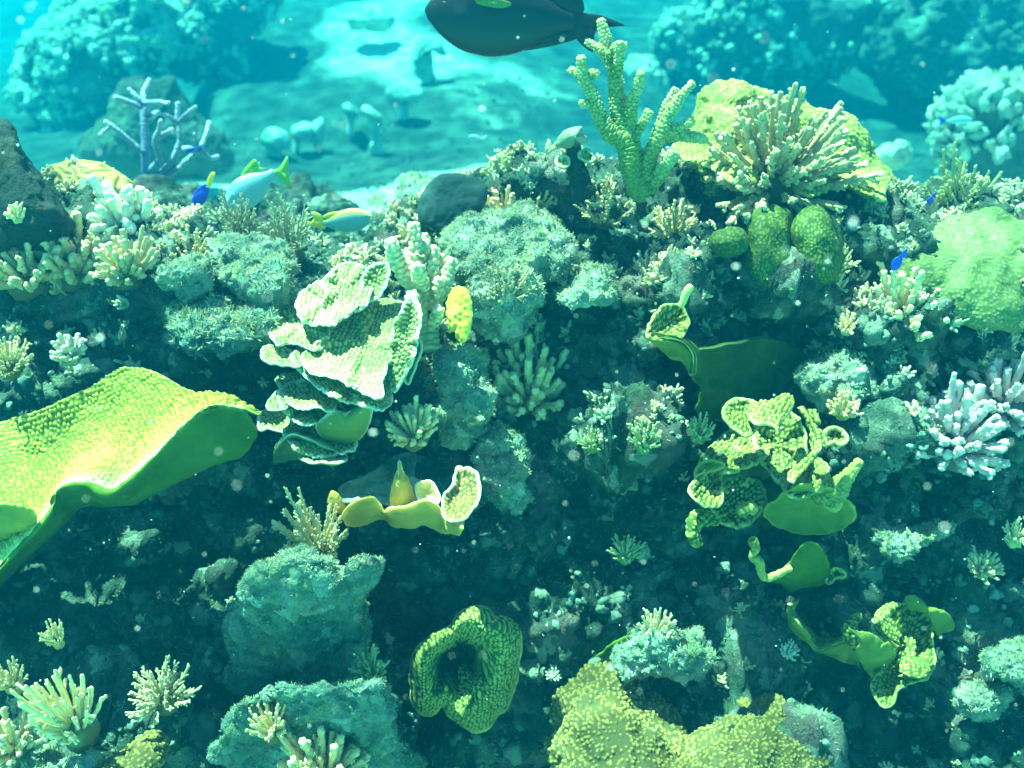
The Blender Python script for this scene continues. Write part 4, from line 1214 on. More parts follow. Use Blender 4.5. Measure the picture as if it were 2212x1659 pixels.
# turf covered arches, bottom left of centre
rock('turf_rock', [(492, 1380), (497, 1320), (520, 1275), (560, 1230), (615, 1203), (665, 1195), (710, 1205), (738, 1228), (765, 1216), (800, 1200), (826, 1206), (824, 1245), (790, 1300), (780, 1400), (750, 1480), (690, 1500), (600, 1490), (530, 1510), (498, 1450)],
     2.00, .11, .22, M['turf_rock'], 'big rounded grey green rock furred with algae, left of the doughnut coral', fuzz=15000, fuzz_size=0.006, ay=0.11, lump=0.025, lfreq=8, fine=0.010, cell=0.035, csize=0.09, seed=3)
rock('turf_rock', [(462, 1650), (485, 1580), (510, 1530), (560, 1495), (620, 1480), (680, 1485), (740, 1478), (790, 1470), (825, 1480), (832, 1540), (850, 1590), (890, 1610), (915, 1660), (900, 1760), (700, 1780), (500, 1760)],
     1.90, .06, .18, M['turf_rock'], 'lower furred rock ledge behind the brown bush at the bottom edge', fuzz=11000, fuzz_size=0.006, ay=0.10, lump=0.03, lfreq=9, fine=0.010, cell=0.03, csize=0.07, seed=8)
# small crusted rock with a tuft, bottom centre right
rock('crusted_rock', [(1342, 1430), (1350, 1390), (1385, 1365), (1440, 1350), (1490, 1360), (1525, 1385), (1535, 1430), (1515, 1460), (1460, 1475), (1390, 1465)], 2.12, .09, .12, M['pale_rock'], 'pale crusted rock with a small tuft above the honeycomb massive coral', fuzz=2600, lump=0.03, lfreq=14, fine=0.008, cell=0.03, csize=0.05, seed=4)
rock('crusted_rock', [(1745, 790), (1775, 765), (1830, 760), (1880, 780), (1900, 830), (1890, 880), (1840, 900), (1790, 890), (1750, 850)], 2.45, .08, .14, M['pale_rock'], 'hollow pale crusted rock right of the large shaded plate', fuzz=2000, lump=0.03, lfreq=13, fine=0.009, cell=0.03, csize=0.05, seed=5)
rock('crusted_rock', [(1858, 1125), (1900, 1135), (1960, 1140), (2010, 1130), (2062, 1125), (2050, 1150), (2000, 1175), (1960, 1200), (1930, 1195), (1895, 1160)], 2.30, .06, .14, M['pale_rock'], 'pale wedge of crusted rock right of the green scoop', fuzz=2200, ay=-.25, lump=0.02, lfreq=16, fine=0.009, cell=0.02, csize=0.04, seed=6)
rock('crusted_rock', [(2125, 1420), (2150, 1400), (2190, 1392), (2260, 1395), (2290, 1450), (2260, 1500), (2200, 1480), (2160, 1460), (2130, 1445)], 2.12, .06, .14, M['pale_rock'], 'whitish furred rock lump at the right edge, upper of two', fuzz=2200, ay=-.1, lump=0.02, lfreq=14, fine=0.009, cell=0.02, csize=0.05, seed=7)
rock('crusted_rock', [(2065, 1505), (2090, 1480), (2140, 1482), (2180, 1490), (2170, 1520), (2140, 1550), (2090, 1550)], 2.10, .05, .12, M['pale_rock'], 'small furred rock lump near the right edge, lower of two', fuzz=1500, ay=-.1, lump=0.02, lfreq=14, fine=0.009, cell=0.02, csize=0.05, seed=8)
rock('crusted_rock', [(1195, 640), (1230, 605), (1280, 580), (1320, 585), (1330, 615), (1315, 645), (1270, 655), (1225, 660)], 2.52, .06, .12, M['pale_rock'], 'pale silvery slab of rock in the dark hollow right of the yellow plate', fuzz=1400, ay=-.2, lump=0.02, lfreq=14, fine=0.007, cell=0.02, csize=0.05, seed=9)
rock('crusted_rock', [(2030, 720), (2060, 690), (2130, 675), (2200, 670), (2280, 690), (2290, 760), (2220, 770), (2150, 760), (2110, 740), (2070, 740)], 2.60, .06, .14, M['pale_rock'], 'tan furred shelf above the lilac branching coral at the right edge', fuzz=2600, ay=-.25, lump=0.02, lfreq=14, fine=0.007, cell=0.015, csize=0.05, seed=10)
rock('massive_coral', [(160, 1680), (200, 1650), (260, 1620), (310, 1590), (345, 1580), (366, 1600), (365, 1640), (330, 1680), (250, 1720)], 1.74, .07, .12, M['cream'], 'cream knob of massive coral at the bottom edge near the left corner', 'coral', lump=0.015, fine=0.002, bsize=0.010, bh=0.004, ay=-.12, seed=12)
rock('crusted_rock', [(20, 1700), (50, 1650), (110, 1640), (180, 1635), (220, 1650), (230, 1700)], 1.72, .06, .1, M['pale_rock'], 'low row of pale crusted rubble along the bottom left edge', fuzz=1200, lump=0.03, lfreq=14, fine=0.009, cell=0.03, csize=0.04, seed=13)
# rounded rocks left of centre
rock('reef_rock', [(440, 560), (460, 525), (505, 505), (560, 515), (610, 540), (640, 570), (620, 610), (560, 625), (480, 610)], 2.62, .08, .14, M['pale_rock'], 'pale crusted boulder left of the pale plates, topmost of the row', fuzz=1800, ay=-.1, lump=0.025, lfreq=12, fine=0.007, cell=0.03, csize=0.05, seed=14)
rock('reef_rock', [(520, 620), (530, 590), (570, 580), (600, 565), (625, 585), (650, 610), (645, 650), (590, 665), (535, 655)], 2.52, .07, .14, M['turf_rock'], 'pair of round turf covered knobs left of the pale plates', fuzz=1000, lump=0.03, lfreq=11, fine=0.004, cell=0.03, csize=0.07, seed=15)
rock('reef_rock', [(370, 700), (385, 675), (430, 660), (500, 655), (560, 665), (600, 690), (590, 740), (520, 760), (430, 750), (380, 735)], 2.46, .09, .16, M['turf_rock'], 'dark rock ledge with a pale mossy top edge above the lime plate', fuzz=2600, ay=-.12, lump=0.03, lfreq=11, fine=0.008, cell=0.03, csize=0.06, seed=16)
rock('reef_rock', [(360, 590), (385, 555), (420, 545), (450, 570), (455, 620), (420, 640), (375, 630)], 2.55, .06, .12, M['pale_rock'], 'small pale topped rock under the tan fan shaped coral', fuzz=900, lump=0.03, lfreq=14, fine=0.008, cell=0.02, csize=0.05, seed=17)
rock('reef_rock', [(940, 505), (985, 470), (1060, 455), (1140, 455), (1190, 480), (1230, 530), (1200, 590), (1120, 620), (1030, 610), (965, 570)], 2.62, .10, .2, M['pale_rock'], 'broad pale rock shelf crowned with tan coral left of the staghorn', fuzz=5200, ay=-.12, lump=0.03, lfreq=9, fine=0.008, cell=0.03, csize=0.07, seed=18)
rock('reef_rock', [(985, 640), (1000, 560), (1060, 530), (1130, 550), (1170, 600), (1160, 680), (1100, 730), (1030, 710)], 2.50, .10, .16, M['pale_rock'], 'pale mottled rock face just right of the yellow plate', fuzz=3600, ay=-.05, lump=0.03, lfreq=11, fine=0.008, cell=0.03, csize=0.06, seed=19)
rock('reef_rock', [(950, 800), (975, 750), (1030, 760), (1060, 820), (1050, 900), (1010, 960), (960, 940), (935, 870)], 2.42, .09, .14, M['pale_rock'], 'bluish crusted rock between the pale plates and the tan cauliflower coral', fuzz=2600, ay=-.05, lump=0.03, lfreq=13, fine=0.009, cell=0.03, csize=0.05, seed=20)
rock('reef_rock', [(1045, 960), (1080, 920), (1130, 950), (1150, 1010), (1140, 1080), (1090, 1110), (1045, 1060)], 2.38, .08, .14, M['pale_rock'], 'crusted rock knob right of the ruffled yellow cup', fuzz=1900, lump=0.03, lfreq=13, fine=0.009, cell=0.03, csize=0.05, seed=21)
# dark disc on the crest
rock('disc_sponge', [(908, 480), (906, 440), (918, 405), (945, 382), (985, 374), (1025, 382), (1050, 405), (1045, 445), (1010, 480), (960, 498)], 2.72, .02, .04, M['disc'], 'dark smooth upright disc of sponge on the crest left of the pale rock shelf', 'sponge', lump=0.006, fine=0.002)

# hazy rocks behind the crest dip
for i, (q, Y, lab) in enumerate([
        ([(470, 470), (490, 430), (540, 405), (600, 400), (680, 410), (740, 430), (800, 465), (790, 540), (640, 560), (500, 545)], 3.9, 'hazy low rock ridge behind the dark fan corals, under the yellow tailed fish'),
        ([(760, 480), (800, 425), (860, 400), (930, 400), (960, 440), (950, 520), (860, 540), (780, 530)], 3.7, 'hazy rubble mound left of the dark disc sponge'),
        ([(250, 460), (300, 420), (370, 410), (440, 430), (480, 470), (470, 530), (340, 550), (260, 520)], 3.6, 'hazy rock mound at the foot of the blue staghorn'),
        ([(640, 580), (700, 550), (780, 545), (850, 555), (860, 620), (740, 650), (650, 620)], 3.1, 'hazy turf rock just above the pale plates')]):
    rock('reef_rock', q, Y, .2, .3, M['pale_rock' if i == 1 else 'reef'], lab, ay=-.15, lump=0.06, lfreq=6, fine=0.015, cell=0.06, csize=0.12, seed=30 + i)

# ================================================================== branching corals
TAN, CREAM, BROWN, WHITE, LILAC, GREEN, GREY, DARK = (0.62, 0.44, 0.19), (0.85, 0.66, 0.32), (0.48, 0.33, 0.14), (0.92, 0.85, 0.74), (0.56, 0.42, 0.54), (0.34, 0.40, 0.12), (0.42, 0.42, 0.34), (0.20, 0.22, 0.14)
GB = 'branching corals on the front reef'
WIDER = 1.22
for b in [
        (1675, 385, 350, 'dense', (0.34, 0.24, 0.09), 'big brown bushy coral growing in front of the great dome', dict(Y=2.78, h=0.85, name='bushy_coral', tocam=1.0, k=1, squash=1.0)),
        (1455, 505, 105, 'brush', TAN, 'tan feathery coral on the crest directly under the large staghorn', dict()),
        (1800, 580, 80, 'fan', TAN, 'small tan feathery coral right of the green lobes', dict()),
        (1310, 470, 105, 'brush', BROWN, 'brown feathery coral at the left foot of the large staghorn', dict()),
        (1085, 480, 120, 'finger', TAN, 'tan finger coral on top of the pale rock shelf beside the dark disc', dict(h=.9)),
        (1030, 500, 75, 'finger', CREAM, 'small cream finger coral left end of the pale rock shelf', dict()),
        (1160, 450, 80, 'finger', TAN, 'tan finger coral at the right end of the pale rock shelf', dict()),
        (520, 505, 95, 'fine', DARK, 'dark spiky coral beside the yellow tailed fish, left of a taller twin', dict(Y=2.85, h=1.2)),
        (625, 545, 110, 'fine', DARK, 'dark spiky coral bush in front of the yellow finned fish', dict(Y=2.75, h=1.5)),
        (285, 500, 165, 'thick', WHITE, 'white finger coral with fat bleached tips on the left', dict(Y=2.75, h=1.0, tocam=.5)),
        (165, 585, 190, 'knob', TAN, 'tan cauliflower coral on the left crest in front of the white finger coral', dict()),
        (60, 600, 170, 'knob', TAN, 'tan knobbly coral spreading to the left edge of the crest', dict()),
        (275, 590, 130, 'knob', TAN, 'small tan knobbly coral right under the white finger coral', dict()),
        (412, 575, 125, 'brush', TAN, 'tan fan shaped coral between the white fingers and the pale boulder', dict()),
        (38, 470, 44, 'thick', CREAM, 'little cream finger tuft in front of the dark boulder', dict(Y=2.35)),
        (20, 790, 105, 'brush', TAN, 'tan finger coral at the left edge above the lime plate', dict(Y=2.35)),
        (1140, 860, 190, 'knob', CREAM, 'tan cauliflower coral alone in the middle of the dark slope', dict(h=1.1)),
        (895, 940, 120, 'knob', CREAM, 'tan button topped coral under the pale plates', dict(Y=2.30)),
        (690, 1190, 160, 'brush', TAN, 'loose tan finger coral left of the ruffled yellow cup', dict(Y=2.08, h=1.35)),
        (1950, 690, 165, 'knob', CREAM, 'cream cauliflower coral under the pale green mound on the right', dict(Y=2.52)),
        (2060, 960, 250, 'knob', LILAC, 'lilac branching coral with bright tips near the right edge, lower left of two', dict(Y=2.35, h=0.95, name='bushy_coral', tocam=.6)),
        (2175, 870, 230, 'knob', LILAC, 'lilac branching coral at the right edge, upper of two', dict(Y=2.45, h=1.0, name='bushy_coral', tocam=.6)),
        (2060, 475, 135, 'brush', GREEN, 'olive knobbly bush on the crest right of the great dome', dict(Y=2.95, h=1.5)),
        (165, 1575, 190, 'long', CREAM, 'large cream finger bush standing out in the lower left', dict(Y=1.74, h=1.85, name='bushy_coral', tocam=.5)),
        (125, 1385, 55, 'finger', TAN, 'thin tan sprig rising above the large cream finger bush', dict(Y=1.78, h=1.8)),
        (30, 1480, 85, 'finger', TAN, 'tan finger coral at the left edge beside the large cream bush, upper of two', dict(Y=1.78, h=1.2)),
        (30, 1620, 170, 'finger', TAN, 'tan finger coral in the bottom left corner, lower of two', dict(Y=1.72, h=1.0)),
        (350, 1510, 160, 'brush', BROWN, 'brown knobbly coral right of the large cream bush', dict(Y=1.80, h=0.9)),
        (700, 1680, 270, 'knob', TAN, 'big tan knobbly bush at the bottom edge in front of the furred ledge', dict(Y=1.80, h=1.05, name='bushy_coral')),
        (590, 1580, 105, 'finger', TAN, 'tan finger coral rising at the left of the bottom bush', dict(Y=1.80, h=1.3)),
        (805, 1460, 100, 'finger', GREEN, 'small olive finger coral between the furred hump and the doughnut coral', dict(Y=1.96)),
        (1415, 1375, 95, 'finger', CREAM, 'small cream tuft on top of the pale crusted rock near the bottom', dict(Y=2.1)),
        (1350, 1200, 80, 'fan', GREEN, 'faint green tuft in the dark hollow right of the doughnut coral', dict(Y=2.3)),
        (1510, 940, 75, 'fan', GREEN, 'small green sprig left of the lettuce coral', dict(Y=2.3)),
        (1280, 960, 70, 'fan', GREEN, 'faint yellowish sprig in the dark hollow under the cauliflower coral, left', dict()),
        (1390, 960, 80, 'finger', GREEN, 'faint yellowish tuft in the dark hollow under the cauliflower coral, right', dict()),
        (1820, 890, 75, 'knob', (0.75, 0.5, 0.2), 'orange tinged knob coral inside the hollow crusted rock', dict(Y=2.36)),
        (2190, 1165, 75, 'fan', CREAM, 'small cream tuft at the right edge halfway down the lower slope', dict(Y=2.25)),
        (1090, 640, 110, 'fan', BROWN, 'brownish fan coral on the mottled rock right of the yellow plate', dict(Y=2.42)),
        (1400, 590, 70, 'fan', GREY, 'grey tuft in the hollow below the large staghorn', dict()),
        (1240, 420, 100, 'fine', GREY, 'grey twiggy coral behind the flat topped pillar', dict(Y=2.95)),
        (2120, 1230, 85, 'knob', TAN, 'tan bent knob coral near the right edge under the pale wedge', dict(Y=2.25, h=.7)),
        (150, 770, 90, 'thick', GREY, 'stubby grey green coral stalks above the lime plate', dict(Y=2.35, h=.8)),
        (1085, 400, 80, 'thick', GREEN, 'stubby green fingers on the crest behind the pale rock shelf', dict(Y=2.95, h=1.1)),
        (1830, 710, 60, 'knob', CREAM, 'round cream knob coral right above the hollow crusted rock', dict(Y=2.48)),
        (1700, 1410, 50, 'knob', WHITE, 'tiny white knob coral left of the ruffled plate', dict(Y=2.2)),
        (1195, 1460, 40, 'knob', WHITE, 'tiny white knob right of the doughnut coral', dict(Y=2.2)),
]:
    bush(b[0], b[1], b[2] * (WIDER if b[2] < 200 else 1.05), *b[3:6], group=GB, **b[6])

# ---------------------------------------------------------------- the large staghorn on the crest
STAG = [
    # (points, radius at both ends) : the trunk first
    ([(1395, 420), (1365, 370), (1355, 300)], 0.034, 0.028, 'trunk'),
    ([(1355, 310), (1340, 265), (1335, 220), (1328, 165), (1318, 120), (1308, 85), (1300, 48)], 0.026, 0.010, 'branch'),
    ([(1330, 165), (1340, 130), (1338, 95)], 0.014, 0.008, 'branch'),
    ([(1325, 150), (1296, 110), (1270, 93)], 0.013, 0.008, 'branch'),
    ([(1312, 125), (1330, 100), (1346, 98)], 0.010, 0.007, 'branch'),
    ([(1350, 310), (1315, 285), (1292, 245), (1272, 190), (1262, 165), (1255, 128)], 0.024, 0.009, 'branch'),
    ([(1266, 180), (1250, 160), (1233, 152)], 0.010, 0.007, 'branch'),
    ([(1283, 222), (1268, 225), (1254, 226)], 0.012, 0.008, 'branch'),
    ([(1265, 170), (1276, 160), (1288, 158)], 0.010, 0.007, 'branch'),
    ([(1352, 280), (1362, 240), (1372, 200), (1383, 162)], 0.019, 0.009, 'branch'),
    ([(1350, 270), (1345, 235), (1350, 215)], 0.012, 0.008, 'branch'),
    ([(1365, 300), (1385, 270), (1402, 244)], 0.015, 0.009, 'branch'),
    ([(1390, 400), (1405, 340), (1425, 290), (1455, 235), (1475, 205), (1492, 184)], 0.022, 0.010, 'branch'),
    ([(1400, 380), (1412, 320), (1425, 270), (1440, 225), (1456, 198)], 0.018, 0.009, 'branch'),
    ([(1425, 300), (1460, 280), (1490, 265)], 0.016, 0.010, 'branch'),
    ([(1430, 300), (1470, 292), (1520, 300)], 0.017, 0.011, 'branch'),
    ([(1400, 410), (1430, 370), (1455, 335)], 0.020, 0.012, 'branch'),
]


def staghorn(name, label, segs, Y, color, spread=0.05, nub=0.0048, nubsize=0.0105, seg=34, rscale=1.0, cat='coral', group=None, seed=1):
    t = thing(name, label, cat, at(segs[0][0][0][0], segs[0][0][0][1], Y), group)
    rng = np.random.default_rng(seed)
    for i, (pts, r0, r1, part) in enumerate(segs):
        P = np.array(pts, float)
        dy = np.linspace(0, rng.uniform(-spread, spread), len(P))
        C = even_curve(at(P[:, 0], P[:, 1], Y + dy), max(10, int(len(P) * 30)))
        C = C + 0.004 * np.stack([vnoise(C * 14, i), vnoise(C * 14, i + 9), vnoise(C * 14, i + 19)], -1)
        rad = (r0 + (r1 - r0) * np.linspace(0, 1, len(C)) ** 0.8) * rscale
        a = Acc(); r = tube(C, rad, seg, nub, nubsize, i + seed, 0.0 if part == 'trunk' else 0.1, 0.2 if part == 'trunk' else 1.0, 5)
        a.add(r[0], r[1], r[2], tip=np.clip(r[3], 0, 1) ** 1.6)
        link(part, a.mesh(part, [M['branch']]), t, color)
    return t


staghorn('staghorn_coral', 'tall green staghorn coral with pale knobbly tips standing on the crest', STAG, 2.72, (0.24, 0.30, 0.05))
BLUE = [
    ([(318, 385), (315, 320), (312, 260), (310, 215)], 0.022, 0.016, 'trunk'),
    ([(310, 225), (312, 200), (323, 175)], 0.014, 0.008, 'branch'),
    ([(310, 225), (290, 205), (280, 195)], 0.012, 0.008, 'branch'),
    ([(308, 230), (275, 220), (250, 212)], 0.014, 0.009, 'branch'),
    ([(312, 222), (340, 220), (362, 222)], 0.011, 0.007, 'branch'),
    ([(310, 330), (270, 295), (230, 265)], 0.013, 0.009, 'branch'),
    ([(240, 275), (228, 282), (218, 290)], 0.009, 0.007, 'branch'),
    ([(325, 370), (345, 345), (335, 310), (345, 270), (348, 262)], 0.019, 0.010, 'branch'),
    ([(335, 305), (355, 290), (372, 282)], 0.012, 0.009, 'branch'),
    ([(320, 250), (330, 248), (340, 245)], 0.013, 0.009, 'branch'),
    ([(335, 385), (370, 350), (388, 300), (384, 260), (382, 225)], 0.017, 0.010, 'branch'),
    ([(384, 268), (362, 252), (340, 243)], 0.012, 0.008, 'branch'),
    ([(386, 262), (405, 245), (422, 230)], 0.010, 0.007, 'branch'),
    ([(350, 388), (400, 350), (432, 320), (445, 290), (452, 265)], 0.016, 0.009, 'branch'),
    ([(430, 325), (410, 320), (392, 322)], 0.010, 0.007, 'branch'),
    ([(432, 320), (455, 342), (470, 340)], 0.010, 0.008, 'branch'),
    ([(425, 322), (423, 305), (420, 290)], 0.009, 0.007, 'branch'),
    ([(410, 345), (395, 352), (385, 362)], 0.012, 0.009, 'branch'),
]
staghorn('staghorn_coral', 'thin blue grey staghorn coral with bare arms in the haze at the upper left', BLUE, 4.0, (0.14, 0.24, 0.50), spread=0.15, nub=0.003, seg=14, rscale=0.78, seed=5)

FINGERS = [
    ([(925, 760), (918, 700), (915, 640)], 0.034, 0.030, 'trunk'),
    ([(912, 660), (885, 610), (862, 565), (848, 525)], 0.024, 0.013, 'branch'),
    ([(915, 650), (905, 590), (898, 535), (893, 492)], 0.022, 0.012, 'branch'),
    ([(918, 650), (930, 590), (932, 545)], 0.022, 0.014, 'branch'),
    ([(925, 670), (955, 620), (972, 570)], 0.022, 0.013, 'branch'),
    ([(900, 590), (882, 570), (880, 545)], 0.014, 0.012, 'branch'),
    ([(905, 560), (915, 535), (918, 515)], 0.013, 0.011, 'branch'),
    ([(930, 620), (945, 590), (950, 560)], 0.015, 0.012, 'branch'),
    ([(915, 640), (908, 610), (905, 580)], 0.017, 0.013, 'branch'),
    ([(925, 660), (938, 640), (945, 610)], 0.017, 0.013, 'branch'),
    ([(880, 600), (868, 595), (855, 580)], 0.013, 0.010, 'branch'),
    ([(920, 690), (900, 665), (890, 640)], 0.015, 0.012, 'branch'),
    ([(925, 700), (940, 690), (948, 672)], 0.013, 0.011, 'branch'),
]
staghorn('finger_coral', 'dark stemmed finger coral with fat tan knobs right of the pale plates', FINGERS, 2.40, (0.52, 0.44, 0.22), spread=0.07, nub=0.006, nubsize=0.018, seg=26, seed=9)

# flat topped pillar on the crest
t = thing('pillar_coral', 'dark pillar coral with a flat ruffled cap on the crest left of the staghorn', 'coral', at(1255, 410, 2.75))
a = Acc(); C = even_curve(at(*np.array([(1262, 425, 2.75), (1250, 385, 2.75), (1240, 345, 2.75), (1236, 315, 2.75)]).T), 40)
r = tube(C, np.linspace(0.034, 0.022, 40) + 0.004 * vnoise(C * 30, 2), 22, 0.003, 0.012, 2); a.add(r[0], r[1], r[2], tip=r[3] * 0.2, rim=0)
link('stalk', a.mesh('stalk', [M['dark_rock']]), t)
leaf('cap', zz('a3', [(230, 945), (260, 880), (310, 830), (370, 805), (420, 805), (425, 850), (455, 880), (455, 915), (410, 920), (380, 905), (340, 950), (290, 965)]), 2.72, t, (M['grey_skin'], M['pale']), ay=0.05, bowl=-0.05, bh=0, rimw=0.008, seed=2)
leaf('cap', zz('a3', [(395, 990), (430, 950), (460, 980), (495, 1010), (470, 1030), (420, 1020)]), 2.70, t, PALE, ay=-0.15, bh=0.002, seed=3)
leaf('cap', zz('a3', [(255, 1050), (265, 1015), (320, 1010), (330, 1050), (290, 1070)]), 2.70, t, PALE, ay=-0.15, bh=0.002, seed=4)

# ================================================================== fish
def mat_fish(name, a, b, rough=0.45):
    m, nt, out = new_mat(name)
    n = noise_tex(nt, 160, 3)
    c = mixc(nt, attr(nt, 'tip'), a, b)
    c = mixc(nt, 0.3, c, mixc(nt, n.outputs['Fac'], (0.5, 0.5, 0.5), (1, 1, 1)), 'MULTIPLY')
    finish(nt, out, c, rough, bump(nt, n.outputs['Fac'], 0.2, 0.002), 0.4)
    return m


def fish(label, nose, ped, half, Y, body_m, tail_m, tail, fins=(), dY=0.0, bulge=0.42, name='fish', width=0.34, grad=None, eye=0.10):
    """nose and ped (start of the tail) in photo px; half = half body height in px; tail and fins are px outlines."""
    a, b = np.array(nose, float), np.array(ped, float)
    Lp = np.linalg.norm(b - a); ux = (b - a) / Lp; up = np.array([ux[1], -ux[0]])
    if up[1] > 0: up = -up
    s = np.linspace(0, 1, 40)
    prof = np.interp(s, [0, .04, .12, .25, bulge, .62, .80, .92, 1], [.06, .30, .58, .88, 1, .88, .52, .26, .22])
    prof = np.convolve(np.pad(prof, 2, mode='edge'), np.ones(5) / 5, 'valid'); prof[0] = 0.03
    th = np.linspace(0, 2 * math.pi, 28, endpoint=False)
    c = a + ux * (s * Lp)[:, None]
    W = half * prof * width
    PX = c[None] + up[None, None] * (np.sin(th)[:, None] * (half * prof)[None])[..., None]
    YY = Y + dY * s[None] - np.cos(th)[:, None] * (W * mpp(Y))[None]
    G = at(PX[..., 0], PX[..., 1], YY)
    t = thing(name, label, 'fish', at(*(a * .5 + b * .5), Y))
    tip = (grad(s[None] + 0 * th[:, None], np.sin(th)[:, None] + 0 * s[None]) if grad else 0 * YY)
    V = np.vstack([G.reshape(-1, 3), G[:, 0].mean(0), G[:, -1].mean(0)])
    n = 40; i = np.arange(28); i2 = (i + 1) % 28
    T = np.concatenate([np.stack([i2 * n, i * n, np.full(28, len(V) - 2)], -1), np.stack([i * n + n - 1, i2 * n + n - 1, np.full(28, len(V) - 1)], -1)])
    link('body', make_mesh('body', V, grid_quads(28, n, True), T, [body_m], {'tip': np.append(tip.ravel(), [0, 0])}), t)

    def fin(nm, pts, m, Yf):
        P = even_curve(np.array(pts, float), 60, True); cc = P.mean(0)
        r = np.array([0.02, .4, .75, .93, 1.0])
        pos = cc + (P - cc)[:, None] * r[None, :, None]
        w = 0.0035 * np.array([1, 1, .8, .5, .06])
        F = at(pos[..., 0], pos[..., 1], Yf - w[None]); Bk = at(pos[..., 0], pos[..., 1], Yf + w[None])
        q = grid_quads(60, 5, True)
        ii = np.arange(60) * 5 + 4; jj = np.roll(ii, -1)
        E = np.stack([ii, jj, jj + 300, ii + 300], -1)
        c0 = np.arange(60) * 5; c1 = np.roll(c0, -1)
        cen = at(cc[0], cc[1], Yf)[None]
        T2 = np.concatenate([np.stack([c1, c0, np.full(60, 600)], -1), np.stack([c0 + 300, c1 + 300, np.full(60, 600)], -1)])
        link(nm, make_mesh(nm, np.vstack([F.reshape(-1, 3), Bk.reshape(-1, 3), cen]), np.concatenate([q, q[:, ::-1] + 300, E]), T2, [m], {'tip': np.zeros(601)}), t)
    fin('tail_fin', tail, tail_m, Y + dY)
    for nm, pts, m, off in fins: fin(nm, pts, m, Y + dY * 0.5 + off)
    if eye:
        v, f = ico(); e = a + ux * Lp * 0.13 + up * half * 0.18
        link('eye', make_mesh('eye', v * half * eye * mpp(Y) + at(e[0], e[1], Y - half * .40 * width * mpp(Y)), None, f, [M['eye']], {'tip': v[:, 0] * 0}), t)
    return t


M['eye'] = mat_plain('fish_eye', (0.005, 0.005, 0.006), (0.01, 0.01, 0.01), 20, 0.2, 0.5)
FD = mat_fish('dark_fish_skin', (0.004, 0.008, 0.014), (0.012, 0.02, 0.022))
FY = mat_fish('yellow_fin', (0.80, 0.70, 0.06), (0.9, 0.8, 0.1))
FYG = mat_fish('yellow_green_fin', (0.30, 0.62, 0.06), (0.8, 0.8, 0.1))
FB = mat_fish('blue_fish_skin', (0.01, 0.05, 0.60), (0.02, 0.20, 0.75))
FC = mat_fish('silver_blue_fish_skin', (0.30, 0.62, 0.66), (0.85, 0.85, 0.55))
FP = mat_fish('pale_fish_skin', (0.20, 0.48, 0.50), (0.85, 0.72, 0.15))
FO = mat_fish('olive_fin', (0.10, 0.16, 0.02), (0.2, 0.2, 0.02))

fish('big dark navy fish swimming left at the top edge, its back cut off', (917, 22), (1243, 46), 93, 2.85, FD, FD,
     [(1228, 30), (1262, 28), (1300, 34), (1350, 56), (1308, 56), (1285, 72), (1282, 112), (1255, 96), (1232, 66)],
     [('dorsal_fin', [(985, -40), (1060, -95), (1160, -100), (1235, -40), (1262, 22), (1225, 34), (1120, -5), (1010, -10)], FD, 0),
      ('anal_fin', [(1060, 98), (1150, 96), (1225, 66), (1258, 78), (1200, 98), (1120, 110)], FD, 0),
      ('pectoral_fin', [(1030, -12), (1070, -6), (1105, 8), (1085, 18), (1050, 14), (1028, 6)], FO, -.08)], bulge=.45, width=.30, eye=0.06)
fish('small vivid blue fish with a yellow tail diving beside the blue staghorn', (416, 446), (451, 404), 15, 2.95, FB, FY,
     [(448, 408), (447, 392), (455, 374), (465, 374), (460, 392), (453, 406)], [('dorsal_fin', [(425, 425), (418, 418), (436, 400), (447, 400)], FB, 0)], eye=.12)
fish('pale cyan fish with a forked yellow green tail over the hazy ridge', (486, 448), (592, 372), 36, 3.35, FC, FYG,
     [(588, 372), (604, 362), (621, 338), (623, 372), (628, 406), (604, 386)],
     [('dorsal_fin', [(520, 380), (540, 352), (552, 345), (562, 362), (575, 364), (550, 372)], FYG, 0), ('pectoral_fin', [(500, 415), (488, 440), (498, 460), (510, 430)], FC, -.05)], grad=lambda s, t: sstep(.35, .9, t) * sstep(.3, .6, s), eye=.08)
fish('pale fish with a yellow tail and back nosing into the haze in the middle', (806, 470), (694, 484), 26, 3.05, FP, FY,
     [(700, 478), (690, 462), (672, 458), (676, 474), (666, 486), (682, 492), (702, 494)],
     [('dorsal_fin', [(780, 462), (740, 456), (705, 462), (700, 472), (740, 468)], FY, 0)], grad=lambda s, t: sstep(.25, .7, t), eye=.08)
fish('slim bright cyan fish over the far sand at the right', (2100, 258), (2042, 262), 9, 4.6, FC, FB, [(2044, 262), (2034, 254), (2026, 252), (2030, 262), (2026, 270), (2036, 268)], eye=.12)
fish('small white and blue fish above the pale green mound', (2092, 484), (2140, 475), 11, 2.85, FC, FB, [(2136, 476), (2148, 470), (2160, 462), (2152, 476), (2156, 486), (2146, 481)], eye=.12)
fish('tiny dark blue fish hanging head down in front of the pale green mound', (1926, 585), (1948, 550), 11, 2.45, FB, FB, [(1946, 553), (1950, 542), (1960, 536), (1956, 548), (1958, 556), (1951, 557)], eye=.12)
fish('little grey fish crossing the open water left of the staghorn', (1012, 296), (1040, 300), 7, 4.2, FC, FC, [(1038, 300), (1046, 295), (1052, 293), (1049, 300), (1052, 306), (1045, 304)], eye=.12)
fish('tiny deep blue fish beside the olive bush on the right crest', (2002, 440), (2014, 424), 6, 2.75, FB, FB, [(2013, 425), (2014, 418), (2021, 414), (2019, 421), (2022, 426), (2017, 427)], eye=.12)
fish('tiny blue fish among the arms of the blue staghorn', (398, 327), (426, 320), 5, 3.8, FB, FB, [(425, 320), (431, 314), (438, 313), (435, 319), (438, 325), (431, 324)], eye=.12)

